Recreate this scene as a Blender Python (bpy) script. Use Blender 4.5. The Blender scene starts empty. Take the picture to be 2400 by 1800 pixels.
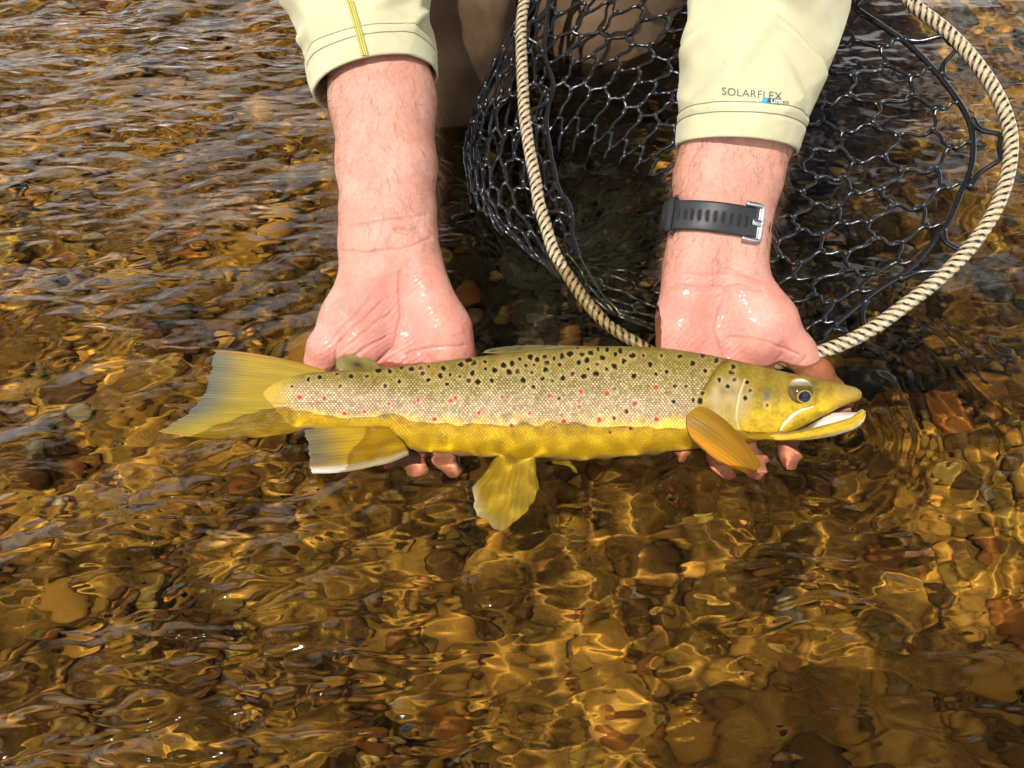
import bpy, bmesh, math, random
import numpy as np
from mathutils import Vector, Matrix
from mathutils.bvhtree import BVHTree

sc = bpy.context.scene
col = sc.collection
R = math.radians

# ---------------------------------------------------------------- camera
PITCH = R(50.0)
HT = 0.6009                                   # tan of half the horizontal field of view
CAM = np.array([0.0, -0.404, 0.475])
DV = np.array([0.0, math.cos(PITCH), -math.sin(PITCH)])
UV = np.array([0.0, math.sin(PITCH), math.cos(PITCH)])
XV = np.array([1.0, 0.0, 0.0])
camd = bpy.data.cameras.new('camera')
cam = bpy.data.objects.new('camera', camd)
col.objects.link(cam)
UNIT = 100                                    # scene unit: 1 cm
cam.location = CAM * UNIT                     # (lengths below are metres, scaled once per thing)
cam.rotation_euler = (math.pi / 2 - PITCH, 0, 0)
camd.sensor_width = 36
camd.lens = 18 / HT
camd.clip_start = 1.0
camd.clip_end = 30000
sc.camera = cam
sc.unit_settings.system = 'METRIC'
sc.unit_settings.scale_length = 0.01

# ---------------------------------------------------------------- sky, sun, exposure
SUN = Vector((-0.24, -0.39, 0.888)).normalized()
w = bpy.data.worlds.new('World')
sc.world = w
w.use_nodes = True
nt = w.node_tree
bg = nt.nodes['Background']
sky = nt.nodes.new('ShaderNodeTexSky')
sky.sky_type = 'NISHITA'
sky.sun_disc = False
sky.sun_elevation = math.asin(SUN.z)
sky.sun_rotation = math.atan2(SUN.x, SUN.y)
tcw = nt.nodes.new('ShaderNodeTexCoord')
mpw = nt.nodes.new('ShaderNodeMapping')
mpw.inputs['Scale'].default_value = (1.0, 1.0, 2.2)
mpw.inputs['Location'].default_value = (3.1, 2.2, 0.3)
nsw = nt.nodes.new('ShaderNodeTexNoise')
nsw.inputs['Scale'].default_value = 1.5
nsw.inputs['Detail'].default_value = 7
nsw.inputs['Roughness'].default_value = 0.58
rpw = nt.nodes.new('ShaderNodeMapRange')
rpw.interpolation_type = 'SMOOTHSTEP'
rpw.inputs['From Min'].default_value = 0.345
rpw.inputs['From Max'].default_value = 0.43
mxw = nt.nodes.new('ShaderNodeMix')
mxw.data_type = 'RGBA'
mxw.inputs[7].default_value = (42.0, 42.2, 42.8, 1)   # sunlit cumulus
nt.links.new(tcw.outputs['Generated'], mpw.inputs[0])
nt.links.new(mpw.outputs[0], nsw.inputs[0])
sxw = nt.nodes.new('ShaderNodeSeparateXYZ')             # cloud banks thin out towards the zenith
mdw = nt.nodes.new('ShaderNodeMath')
mdw.operation = 'MULTIPLY_ADD'
mdw.inputs[1].default_value = -0.27
nt.links.new(tcw.outputs['Generated'], sxw.inputs[0])
nt.links.new(sxw.outputs[2], mdw.inputs[0])
nt.links.new(nsw.outputs[0], mdw.inputs[2])
nt.links.new(mdw.outputs[0], rpw.inputs[0])
nt.links.new(rpw.outputs[0], mxw.inputs[0])
nt.links.new(sky.outputs[0], mxw.inputs[6])
nt.links.new(mxw.outputs[2], bg.inputs[0])
bg.inputs[1].default_value = 0.050

sund = bpy.data.lights.new('sun', 'SUN')
sund.energy = 5.0
sund.angle = R(0.53)
sund.color = (1.0, 0.955, 0.88)
sund.cycles.is_caustics_light = True          # real refracted sunlight on the stream bed
suno = bpy.data.objects.new('sun', sund)
col.objects.link(suno)
suno.rotation_euler = SUN.to_track_quat('Z', 'Y').to_euler()

vs = sc.view_settings
vs.view_transform = 'Standard'
vs.look = 'None'
vs.gamma = 1.0
vs.use_curve_mapping = False
vs.exposure = 0.03
cy = sc.cycles
cy.max_bounces = 6
cy.diffuse_bounces = 2
cy.glossy_bounces = 3
cy.transmission_bounces = 4
cy.transparent_max_bounces = 8
cy.use_adaptive_sampling = True
cy.adaptive_threshold = 0.06
cy.adaptive_min_samples = 10
cy.time_limit = 800
cy.use_denoising = True
cy.sample_clamp_indirect = 4.0
cy.sample_clamp_direct = 12.0
CAUSTICS = True

# ---------------------------------------------------------------- helpers
def ray(px, py):
    """direction through a pixel of the 2400x1800 photograph, depth 1 along the view axis"""
    return DV + (px - 1200) / 1200 * HT * XV + (900 - py) / 1200 * HT * UV
def at_d(px, py, d):
    return CAM + d * ray(px, py)
def at_z(px, py, z):
    r = ray(px, py)
    return CAM + r * ((z - CAM[2]) / r[2])
def at_uw(px, py, z):
    """a point under water that is seen through a calm surface at that pixel"""
    r = ray(px, py)
    p = CAM + r * (-CAM[2] / r[2])
    u = r / np.linalg.norm(r)
    hz = math.hypot(u[0], u[1]) / 1.33
    d = np.array([u[0] / 1.33, u[1] / 1.33, -math.sqrt(1 - hz * hz)])
    return p + d * (z / d[2])
def proj(P):
    v = np.asarray(P) - CAM
    d = v @ DV
    return 1200 + 1200 / HT * (v @ XV) / d, 900 - 1200 / HT * (v @ UV) / d

def catmull(pts, n, closed=False):
    """n samples of a Catmull-Rom curve, evenly spread along its length"""
    P = np.asarray(pts, float)
    if closed:
        Q = np.vstack([P[-1], P, P[0], P[1]])
    else:
        Q = np.vstack([2 * P[0] - P[1], P, 2 * P[-1] - P[-2]])
    m = len(Q) - 3
    out = []
    for i in range(m):
        p0, p1, p2, p3 = Q[i:i + 4]
        t = np.linspace(0, 1, 40, endpoint=False)[:, None]
        out.append(0.5 * (2 * p1 + (p2 - p0) * t + (2 * p0 - 5 * p1 + 4 * p2 - p3) * t ** 2 + (3 * p1 - p0 - 3 * p2 + p3) * t ** 3))
    out = np.vstack(out + [Q[m + 1][None]])
    s = np.r_[0, np.cumsum(np.linalg.norm(np.diff(out, axis=0), axis=1))]
    q = np.linspace(0, s[-1], n, endpoint=not closed)
    return np.stack([np.interp(q, s, out[:, k]) for k in range(out.shape[1])], 1)

def smooth01(a, b, x):
    t = np.clip((x - a) / (b - a), 0, 1)
    return t * t * (3 - 2 * t)

def vnoise(P, scale, seed=0):
    """smooth value noise in [-1,1] for an (n,d) array, d = 2 or 3"""
    P = np.asarray(P, float) * scale
    if P.shape[1] == 2:
        P = np.c_[P, np.zeros(len(P))]
    i = np.floor(P).astype(np.int64)
    f = P - i
    f = f * f * (3 - 2 * f)
    def h(a, b, c):
        n = (a * 73856093) ^ (b * 19349663) ^ (c * 83492791) ^ (seed * 2654435761)
        n = (n ^ (n >> 13)) * 1274126177
        n = n ^ (n >> 16)
        return (n & 0xffff) / 32767.5 - 1
    r = 0
    for dx in (0, 1):
        for dy in (0, 1):
            for dz in (0, 1):
                wgt = (f[:, 0] if dx else 1 - f[:, 0]) * (f[:, 1] if dy else 1 - f[:, 1]) * (f[:, 2] if dz else 1 - f[:, 2])
                r = r + wgt * h(i[:, 0] + dx, i[:, 1] + dy, i[:, 2] + dz)
    return r

def tag(o, label=None, cat=None, group=None, kind=None):
    if label: o['label'] = label
    if cat: o['category'] = cat
    if group: o['group'] = group
    if kind: o['kind'] = kind
    return o
def empty(name, loc):
    o = bpy.data.objects.new(name, None)
    col.objects.link(o)
    o.location = Vector(loc) * UNIT
    o.scale = (UNIT, UNIT, UNIT)
    o.empty_display_size = 0.02
    return o
def mkmesh(name, V, F, smooth=True, color=None):
    V = np.asarray(V, np.float32)
    m = bpy.data.meshes.new(name)
    if isinstance(F, np.ndarray):
        k = F.shape[1]
        m.vertices.add(len(V))
        m.vertices.foreach_set('co', V.ravel())
        m.loops.add(F.size)
        m.loops.foreach_set('vertex_index', F.ravel().astype(np.int32))
        m.polygons.add(len(F))
        m.polygons.foreach_set('loop_start', np.arange(0, F.size, k, dtype=np.int32))
    else:
        m.from_pydata([tuple(map(float, v)) for v in V], [], [tuple(map(int, f)) for f in F])
    m.update(calc_edges=True)
    m.validate()
    if color is not None:
        a = m.color_attributes.new('tone', 'FLOAT_COLOR', 'POINT')
        c = np.ones((len(V), 4), np.float32)
        c[:, :color.shape[1]] = color
        a.data.foreach_set('color', c.ravel())
    if smooth:
        m.shade_smooth()
    return m
def obj(name, mesh, mat=None, parent=None, caustic=True):
    o = bpy.data.objects.new(name, mesh)
    col.objects.link(o)
    if mat and not mesh.materials:
        mesh.materials.append(mat)
    if parent:
        o.parent = parent
        if parent.type == 'EMPTY':
            o.matrix_parent_inverse = Matrix.Translation(-parent.location / UNIT)
    else:
        o.scale = (UNIT, UNIT, UNIT)
    if caustic and CAUSTICS:
        o.cycles.is_caustics_receiver = True
    return o
def gridfaces(ny, nx, wrap=False):
    i = np.arange(nx * ny).reshape(ny, nx)
    if wrap:
        i = np.c_[i, i[:, :1]]
    return np.stack([i[:-1, :-1], i[:-1, 1:], i[1:, 1:], i[1:, :-1]], -1).reshape(-1, 4)
def join(parts):
    """[(V,F)] or [(V,F,C)] with quad arrays -> one V,F(,C)"""
    V, F, C, n = [], [], [], 0
    for p in parts:
        V.append(p[0]); F.append(p[1] + n); n += len(p[0])
        if len(p) > 2: C.append(p[2])
    return (np.vstack(V), np.vstack(F)) + ((np.vstack(C),) if C else ())
def frames(P, closed=False):
    P = np.asarray(P, float)
    if closed:
        T = np.roll(P, -1, 0) - np.roll(P, 1, 0)
    else:
        T = np.gradient(P, axis=0)
    T /= np.linalg.norm(T, axis=1)[:, None] + 1e-12
    N = np.zeros_like(T)
    ref = np.array([0, 0, 1.0]) if abs(T[0][2]) < 0.9 else np.array([1.0, 0, 0])
    n = ref - T[0] * (ref @ T[0])
    N[0] = n / np.linalg.norm(n)
    for i in range(1, len(P)):
        n = N[i - 1] - T[i] * (N[i - 1] @ T[i])
        N[i] = n / (np.linalg.norm(n) + 1e-12)
    B = np.cross(T, N)
    return T, N, B
def tube(P, r, k=8, closed=False, flat=None):
    """tube round a polyline; r is a number or one radius per point; flat squeezes the second axis"""
    P = np.asarray(P, float)
    T, N, B = frames(P, closed)
    r = np.broadcast_to(np.asarray(r, float), (len(P),))
    a = np.linspace(0, 2 * math.pi, k, endpoint=False)
    V = P[:, None] + r[:, None, None] * (np.cos(a)[None, :, None] * N[:, None] + np.sin(a)[None, :, None] * B[:, None] * (flat or 1))
    n = len(P)
    F = gridfaces(n, k, True)
    if closed:
        i = np.arange(n * k).reshape(n, k)
        j = np.roll(i, -1, 1)
        F = np.vstack([F, np.stack([i[-1], j[-1], j[0], i[0]], -1)])
    V = V.reshape(-1, 3)
    if not closed:                                   # rounded ends: close with a centre point as quads
        i = np.arange(n * k).reshape(n, k)
        caps = []
        for row, c, s in ((0, P[0] - T[0] * r[0] * 0.5, 1), (n - 1, P[-1] + T[-1] * r[-1] * 0.5, -1)):
            V = np.vstack([V, c[None]])
            ci = len(V) - 1
            for q in range(0, k, 2):
                f = [i[row][q], ci, i[row][(q + 2) % k], i[row][(q + 1) % k]]
                caps.append(f if s > 0 else f[::-1])
        F = np.vstack([F, np.array(caps)])
    return V, F

# ---------------------------------------------------------------- materials
def mat(name, base=(0.5, 0.5, 0.5), rough=0.5, spec=0.5, metal=0.0, coat=0.0, attr=False, build=None):
    m = bpy.data.materials.new(name)
    m.use_nodes = True
    n = m.node_tree
    b = n.nodes['Principled BSDF']
    b.inputs['Base Color'].default_value = (*base, 1)
    b.inputs['Roughness'].default_value = rough
    b.inputs['Specular IOR Level'].default_value = spec
    b.inputs['Metallic'].default_value = metal
    b.inputs['Coat Weight'].default_value = coat
    b.inputs['Coat Roughness'].default_value = 0.08
    if attr:
        a = n.nodes.new('ShaderNodeAttribute')
        a.attribute_name = 'tone'
        n.links.new(a.outputs['Color'], b.inputs['Base Color'])
    if build:
        build(n, b)
    return m
def node(n, t, **kw):
    x = n.nodes.new(t)
    for k, v in kw.items():
        if hasattr(x, k) and not k[0].isupper():
            setattr(x, k, v)
        else:
            x.inputs[k.replace('_', ' ')].default_value = v
    return x
def coord(n, which='Object', scale=None):
    t = n.nodes.new('ShaderNodeTexCoord')
    if scale is None:
        return t.outputs[which]
    mp = n.nodes.new('ShaderNodeMapping')
    mp.inputs['Scale'].default_value = scale
    n.links.new(t.outputs[which], mp.inputs[0])
    return mp.outputs[0]
def noise(n, vec, scale, detail=4, rough=0.55):
    x = node(n, 'ShaderNodeTexNoise', Scale=scale, Detail=detail, Roughness=rough)
    n.links.new(vec, x.inputs['Vector'])
    return x.outputs[0]
def ramp(n, fac, stops):
    x = n.nodes.new('ShaderNodeValToRGB')
    e = x.color_ramp.elements
    e[0].position, e[0].color = stops[0][0], (*stops[0][1], 1)
    e[1].position, e[1].color = stops[-1][0], (*stops[-1][1], 1)
    for p, c in stops[1:-1]:
        q = e.new(p)
        q.color = (*c, 1)
    n.links.new(fac, x.inputs[0])
    return x.outputs[0]
def mixc(n, fac, a, b, mode='MIX'):
    x = n.nodes.new('ShaderNodeMix')
    x.data_type = 'RGBA'
    x.blend_type = mode
    for s, v in ((0, fac), (6, a), (7, b)):
        if hasattr(v, 'is_linked') or hasattr(v, 'links'):
            n.links.new(v, x.inputs[s])
        elif s == 0:
            x.inputs[0].default_value = v
        else:
            x.inputs[s].default_value = (*v, 1)
    return x.outputs[2]
def bump(n, b, h, strength=0.4, dist=0.001):
    x = node(n, 'ShaderNodeBump', Strength=strength, Distance=dist * UNIT)
    n.links.new(h, x.inputs['Height'])
    n.links.new(x.outputs[0], b.inputs['Normal'])
    return x

# ================================================================ stream bed and water
rnd = random.Random(11)
def field(nx, ny, dx, lam, bw, ang, aniso, seed):
    """band-limited random waves, crests drawn out along ang"""
    n = np.random.default_rng(seed).standard_normal((ny, nx))
    F = np.fft.rfft2(n)
    ky = np.fft.fftfreq(ny, dx)[:, None]
    kx = np.fft.rfftfreq(nx, dx)[None, :]
    c, s = math.cos(ang), math.sin(ang)
    a, b = kx * c + ky * s, -kx * s + ky * c
    k = np.sqrt(a * a * aniso ** 2 + b * b) + 1e-9
    f = np.fft.irfft2(F * np.exp(-.5 * (np.log(k * lam) / bw) ** 2), s=(ny, nx))
    return f / f.std()

def skirt(V, F, X, Y, far, z):
    """carry a fine grid out to a far rectangle with big quads"""
    ny, nx = X.shape
    i = np.arange(nx * ny).reshape(ny, nx)
    c = len(V)
    V = np.vstack([V, [[-far, -far, z], [far, -far, z], [far, far, z], [-far, far, z]]])
    rim = [(i[0], c, c + 1), (i[:, -1], c + 1, c + 2), (i[-1][::-1], c + 2, c + 3), (i[::-1, 0], c + 3, c)]
    tris = []
    for row, a, b in rim:
        m = len(row) // 2
        for q in range(len(row) - 1):
            o = a if q < m else b
            tris.append((o, row[q + 1], row[q], o))
        tris.append((a, b, row[m], a))
    fs = [tuple(f) for f in F] if False else None
    return V, tris

WX0, WX1, WY0, WY1, WD = -0.76, 0.76, -0.40, 0.80, 0.0019
nx, ny = int((WX1 - WX0) / WD), int((WY1 - WY0) / WD)
xs = WX0 + np.arange(nx) * WD
ys = WY0 + np.arange(ny) * WD
X, Y = np.meshgrid(xs, ys)
left = smooth01(-0.02, -0.28, X)
low = smooth01(-0.04, -0.16, Y)
far = smooth01(0.05, 0.35, Y)
right = smooth01(0.18, 0.32, X)
calm = np.exp(-(((X - 0.03) / 0.16) ** 2 + ((Y - 0.10) / 0.09) ** 2))
f1 = field(nx, ny, WD, .034, .32, R(33), 2.3, 1)
f2 = field(nx, ny, WD, .017, .28, R(28), 1.9, 2)
f3 = field(nx, ny, WD, .12, .4, R(20), 1.6, 3)
f4 = field(nx, ny, WD, .024, .30, R(4), 2.2, 4)
f5 = field(nx, ny, WD, .040, .30, 0.0, 1.0, 5)
f7 = field(nx, ny, WD, .0155, .22, R(20), 1.2, 8)
nearfish = np.exp(-((Y + .045) / .045) ** 2) * smooth01(-.24, -.16, X) * smooth01(.26, .18, X)
f6 = field(nx, ny, WD, .013, .25, R(70), 1.6, 6)
am = 0.65 + 0.35 * np.tanh(field(nx, ny, WD, .22, .4, 0.3, 1, 7))
hz = (f1 * (.00028 + .00034 * left + .00024 * low) * (1 - .55 * right) * (1 - .6 * far)
      + f2 * (.00006 + .00014 * left) * am
      + f3 * (.0009 + .0010 * left)
      + f4 * (.00006 + .00050 * far * (0.2 + 0.8 * left)) * am
      + f5 * .00034 * (1 - left) * (1 - .75 * right)
      + f7 * .00052 * nearfish
      + f6 * .00006 * am * (0.4 + right)) * (1 - .65 * calm)
# rings pushed out by the fish's head
hx, hy = at_z(1905, 985, 0)[:2]
rr = np.hypot(X - hx, (Y - hy))
th = np.arctan2(Y - hy, X - hx)
sector = smooth01(-2.75, -2.2, th) * smooth01(1.15, 0.55, th)
rr2 = rr + .004 * f3 + .0012 * f5
ringmod = 0.55 + 0.45 * np.tanh(field(nx, ny, WD, .12, .4, 0.3, 1, 17))
hz += sector * ringmod * np.exp(-((rr - .02) / .17).clip(0) ** 2) * (.00044 * np.sin(2 * math.pi * rr2 / .0155 + 1.4 * np.tanh(f3)) + .00009 * np.sin(2 * math.pi * rr2 / .0093))
hz += sector * .0008 * np.exp(-((rr2 - .215) / .010) ** 2) * smooth01(-.2, -.7, th)
edge = np.minimum(np.minimum(X - WX0, WX1 - X), np.minimum(Y - WY0, WY1 - Y))
hz *= smooth01(0, .06, edge)
V = np.stack([X, Y, hz], -1).reshape(-1, 3)
F = gridfaces(ny, nx)
V, tris = skirt(V, F, X, Y, 60, 0.0)
m = bpy.data.meshes.new('water')
T3 = np.array([t[:3] for t in tris], np.int32)
m.vertices.add(len(V)); m.vertices.foreach_set('co', V.astype(np.float32).ravel())
m.loops.add(F.size + T3.size)
m.loops.foreach_set('vertex_index', np.r_[F.ravel(), T3.ravel()].astype(np.int32))
m.polygons.add(len(F) + len(T3))
m.polygons.foreach_set('loop_start', np.r_[np.arange(0, F.size, 4), F.size + np.arange(0, T3.size, 3)].astype(np.int32))
m.update(calc_edges=True); m.shade_smooth()
ripple = np.r_[((.36 + .90 * left + .80 * far * left + 1.10 * low - .10 * far * right) * am * (1 - .5 * calm)).ravel(), np.full(4, .5)]
a_ = m.color_attributes.new('tone', 'FLOAT_COLOR', 'POINT')
a_.data.foreach_set('color', np.repeat(ripple[:, None], 4, 1).astype(np.float32).ravel())
def water_nodes():
    mt = bpy.data.materials.new('water'); mt.use_nodes = True
    n = mt.node_tree; n.nodes.clear()
    out = n.nodes.new('ShaderNodeOutputMaterial'); mix = n.nodes.new('ShaderNodeMixShader')
    fr = node(n, 'ShaderNodeFresnel', IOR=1.33)
    gl = node(n, 'ShaderNodeBsdfGlossy', Roughness=0.03)
    rf = node(n, 'ShaderNodeBsdfRefraction', Roughness=0.0, IOR=1.33)
    rf.inputs[0].default_value = (1.0, 0.94, 0.76, 1)      # tea-stained water
    # fine wind ripples, drawn out along the current
    tc = n.nodes.new('ShaderNodeTexCoord'); mp = n.nodes.new('ShaderNodeMapping')
    mp.inputs['Rotation'].default_value = (0, 0, R(-32)); mp.inputs['Scale'].default_value = (30, 78, 40)
    nz = node(n, 'ShaderNodeTexNoise', Scale=1.0, Detail=1.0, Roughness=.35, Distortion=.5)
    at = n.nodes.new('ShaderNodeAttribute'); at.attribute_name = 'tone'
    bp = node(n, 'ShaderNodeBump', Distance=.0062 * UNIT)
    ml = node(n, 'ShaderNodeMath', operation='MULTIPLY'); ml.inputs[1].default_value = .62
    n.links.new(tc.outputs['Object'], mp.inputs[0]); n.links.new(mp.outputs[0], nz.inputs[0])
    n.links.new(at.outputs['Fac'], ml.inputs[0]); n.links.new(ml.outputs[0], bp.inputs['Strength'])
    n.links.new(nz.outputs[0], bp.inputs['Height'])
    for q in (fr, gl, rf): n.links.new(bp.outputs[0], q.inputs['Normal'])
    n.links.new(fr.outputs[0], mix.inputs[0]); n.links.new(rf.outputs[0], mix.inputs[1])
    n.links.new(gl.outputs[0], mix.inputs[2]); n.links.new(mix.outputs[0], out.inputs[0])
    return mt
water = obj('water', m, water_nodes(), caustic=False)
tag(water, kind='structure')
if CAUSTICS:
    water.cycles.is_caustics_caster = True

BED = -0.165
step = 9
Xb, Yb = X[::step, ::step] * 1.5, Y[::step, ::step] * 1.35 + .06
net_shade = smooth01(.02, .16, Yb) * smooth01(-.20, -.02, Xb) * smooth01(.62, .36, Xb)
hb = BED + .035 * smooth01(.12, .3, Xb) * smooth01(.05, -.05, Yb) + .03 * smooth01(-.15, -.35, Xb) - .10 * net_shade + .010 * field(nx, ny, WD, .25, .5, 0, 1, 21)[::step, ::step] + .003 * field(nx, ny, WD, .06, .4, 0, 1, 22)[::step, ::step]
def bed_z(x, y):
    i = np.clip(((np.asarray(y) - .06) / 1.35 - WY0) / WD / step, 0, hb.shape[0] - 1).astype(int)
    j = np.clip((np.asarray(x) / 1.5 - WX0) / WD / step, 0, hb.shape[1] - 1).astype(int)
    return hb[i, j]
Vb, trb = skirt(np.stack([Xb, Yb, hb], -1).reshape(-1, 3), None, Xb, Yb, 60, -0.4)
mk = np.r_[net_shade.ravel(), np.zeros(4)]
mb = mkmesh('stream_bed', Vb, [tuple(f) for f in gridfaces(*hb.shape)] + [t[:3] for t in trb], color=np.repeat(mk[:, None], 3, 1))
def bed_nodes(n, b):
    v = coord(n)
    c = ramp(n, noise(n, v, 26, 6, .65), [(0.3, (.035, .018, .005)), (0.5, (.25, .135, .022)), (0.7, (.54, .31, .055))])
    at = n.nodes.new('ShaderNodeAttribute'); at.attribute_name = 'tone'        # shade under net and arms, painted dark into the bed
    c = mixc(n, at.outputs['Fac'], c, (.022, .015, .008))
    n.links.new(c, b.inputs['Base Color'])
    bump(n, b, noise(n, v, 180, 4), .7, .004)
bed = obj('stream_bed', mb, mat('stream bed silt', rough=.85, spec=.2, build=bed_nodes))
tag(bed, kind='structure')

def stone_mat(name, dark, mid, light, sc_=60):
    def build(n, b):
        v = coord(n)
        oi = n.nodes.new('ShaderNodeObjectInfo')
        ad = node(n, 'ShaderNodeVectorMath', operation='ADD')
        n.links.new(v, ad.inputs[0]); n.links.new(oi.outputs['Location'], ad.inputs[1])
        c = ramp(n, noise(n, ad.outputs[0], sc_, 6, .62), [(0.30, dark), (0.5, mid), (0.72, light)])
        hv = node(n, 'ShaderNodeHueSaturation', Saturation=1.0)
        mr = node(n, 'ShaderNodeMapRange'); mr.inputs['To Min'].default_value = .6; mr.inputs['To Max'].default_value = 1.35
        n.links.new(oi.outputs['Random'], mr.inputs[0]); n.links.new(mr.outputs[0], hv.inputs['Value'])
        n.links.new(c, hv.inputs['Color']); n.links.new(hv.outputs[0], b.inputs['Base Color'])
        bump(n, b, noise(n, ad.outputs[0], 260, 4), .5, .002)
    return mat(name, rough=.75, spec=.25, build=build)
SM = [stone_mat('golden stone', (.27, .130, .018), (.54, .285, .042), (.68, .40, .085)),
      stone_mat('olive stone', (.13, .090, .017), (.34, .225, .042), (.50, .33, .070)),
      stone_mat('brown stone', (.045, .022, .006), (.19, .095, .018), (.38, .205, .042)),
      stone_mat('rust stone', (.16, .055, .010), (.36, .135, .024), (.48, .22, .045)),
      stone_mat('slate stone', (.026, .022, .018), (.065, .055, .043), (.13, .105, .08)),
      stone_mat('pale stone', (.22, .17, .09), (.40, .32, .18), (.52, .44, .28))]
SW = [42, 17, 31, 8, 1, 1]
def stone_mesh(seed, sub):
    bm = bmesh.new()
    bmesh.ops.create_icosphere(bm, subdivisions=sub, radius=1)
    P = np.array([v.co for v in bm.verts])
    r = 1 + .20 * vnoise(P, 1.1, seed) + .10 * vnoise(P, 2.3, seed + 7)
    P = P * r[:, None] * np.array([1.0, .78, .52])
    P = np.sign(P) * np.abs(P) ** .92
    for v, p in zip(bm.verts, P): v.co = p
    F = np.array([[v.index for v in f.verts] for f in bm.faces])
    bm.free()
    return P, F
protos = []
for k in range(8):
    P, F = stone_mesh(40 + k, 2)
    for mi in range(6):
        ms = mkmesh('stone', P, F)
        ms.materials.append(SM[mi])
        protos.append((k, mi, ms))
placed, tries = [], 0
while len(placed) < 296 and tries < 30000:
    tries += 1
    y = rnd.uniform(-.30, .95) if rnd.random() < .6 else rnd.uniform(-.30, .25)
    x = rnd.uniform(-1, 1) * (.42 + .42 * max(0, y + .3))
    s = rnd.choice([.010, .011, .013, .014, .016, .018, .020, .024]) * rnd.uniform(.8, 1.2)
    if any((x - a) ** 2 + (y - b) ** 2 < (.80 * (s + c)) ** 2 for a, b, c in placed): continue
    placed.append((x, y, s))
    mi = rnd.choices(range(6), SW if not (y > .08 and x > -.10) else [1, 12, 42, 1, 44, 0])[0]  # darker stones under the net: its shade put into their colour
    ms = protos[rnd.randrange(8) * 6 + mi][2]
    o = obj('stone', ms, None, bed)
    o.location = (x, y, float(bed_z(x, y)) + s * .22)
    o.rotation_euler = (rnd.uniform(-.35, .35), rnd.uniform(-.35, .35), rnd.uniform(0, 6.28))
    o.scale = (s, s, s * rnd.uniform(.8, 1.2))
Pg, Fg = stone_mesh(99, 1)
GV, GF, gm = [], [], []
ng = 0
for k in range(5200):
    y = rnd.uniform(-.34, 1.0); x = rnd.uniform(-1, 1) * (.48 + .45 * max(0, y + .3))
    s = rnd.uniform(.004, .012)
    M = np.array(Matrix.Rotation(rnd.uniform(0, 6.28), 3, 'Z') @ Matrix.Rotation(rnd.uniform(-.5, .5), 3, 'X'))
    GV.append((Pg * s) @ M.T + [x, y, float(bed_z(x, y)) + s * .3]); GF.append(Fg + ng); ng += len(Pg)
    gm += [rnd.choices(range(6), SW if not (y > .08 and x > -.10) else [1, 10, 34, 0, 55, 0])[0]] * len(Fg)  # gravel tones carry the same painted shade under the net
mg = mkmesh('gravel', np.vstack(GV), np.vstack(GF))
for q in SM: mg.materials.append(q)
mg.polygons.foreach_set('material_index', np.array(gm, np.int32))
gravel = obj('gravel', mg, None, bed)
tag(gravel, 'small brown and golden gravel between the stones', kind='stuff')

# a dark waterlogged stick lying on the bed
a, b = at_uw(2195, 1270, -.150), at_uw(2480, 1432, -.150)
Ps = catmull([a, a * .66 + b * .34 + [0, .004, .002], a * .33 + b * .67 + [0, -.003, 0], b], 40)
rs = .0085 * (1 + .12 * vnoise(Ps, 60, 3)); rs[:3] *= [.5, .8, .95]
Vs, Fs = tube(Ps, rs, 12)
Vs = Vs + .0012 * vnoise(Vs, 220, 4)[:, None]
def stick_nodes(n, b):
    n.links.new(ramp(n, noise(n, coord(n, scale=(30, 160, 160)), 4), [(.3, (.010, .008, .007)), (.7, (.04, .03, .022))]), b.inputs['Base Color'])
stick = tag(obj('submerged_stick', mkmesh('submerged_stick', Vs, Fs), mat('wet dark wood', rough=.6, build=stick_nodes)),
            'dark waterlogged stick lying on the stream bed', 'stick')

# ================================================================ the trout
K = 2400 / 2212                                   # outlines below were read off at 2212 px width
FR = R(58)
FVv = np.array([0, math.sin(FR), math.cos(FR)])   # belly to back
FNv = np.array([0, -math.cos(FR), math.sin(FR)])  # out of the flank, towards sky and camera
F0 = np.array([0, -.0133, -.012]) - FNv * .0055
def coff(px):
    return np.interp(px, [400, 650, 950, 1350, 1650, 1850, 2030], [.028, .021, .006, 0, .006, .024, .036])
def fishpt(px, py, off=0.0):
    r = ray(px, py)
    q = F0 + FNv * (coff(px) + off)
    return CAM + r * (((q - CAM) @ FNv) / (r @ FNv))
def zc(ox, oy, pts):                              # zoomed crop -> photo pixels
    return [(ox + p[0] / 3.687, oy + p[1] / 3.687) + tuple(p[2:]) for p in pts]
def polydist(PX, PY, pts):
    d = np.full(PX.shape, 1e9)
    for (ax, ay), (bx, by) in zip(pts[:-1], pts[1:]):
        ux, uy = bx - ax, by - ay
        t = np.clip(((PX - ax) * ux + (PY - ay) * uy) / (ux * ux + uy * uy), 0, 1)
        d = np.minimum(d, np.hypot(PX - ax - t * ux, PY - ay - t * uy))
    return d
TOP = np.array([(560, 866), (565, 852), (576, 838), (598, 823), (628, 811), (660, 805), (690, 803), (760, 801), (830, 797), (900, 788), (1000, 775), (1060, 768), (1150, 757), (1250, 750), (1350, 749), (1430, 752), (1500, 762), (1570, 775), (1640, 792), (1700, 806), (1760, 818), (1810, 828), (1838, 835), (1851, 842), (1857, 849), (1859, 855)]) * K
BOT = np.array([(560, 872), (565, 886), (576, 901), (598, 917), (628, 929), (660, 934), (700, 938), (760, 950), (820, 968), (880, 985), (950, 998), (1020, 1006), (1100, 1012), (1200, 1016), (1300, 1012), (1400, 1003), (1480, 990), (1550, 977), (1620, 966), (1680, 950), (1710, 936), (1760, 905), (1800, 885), (1830, 872), (1846, 867), (1855, 864), (1859, 857)]) * K
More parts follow.
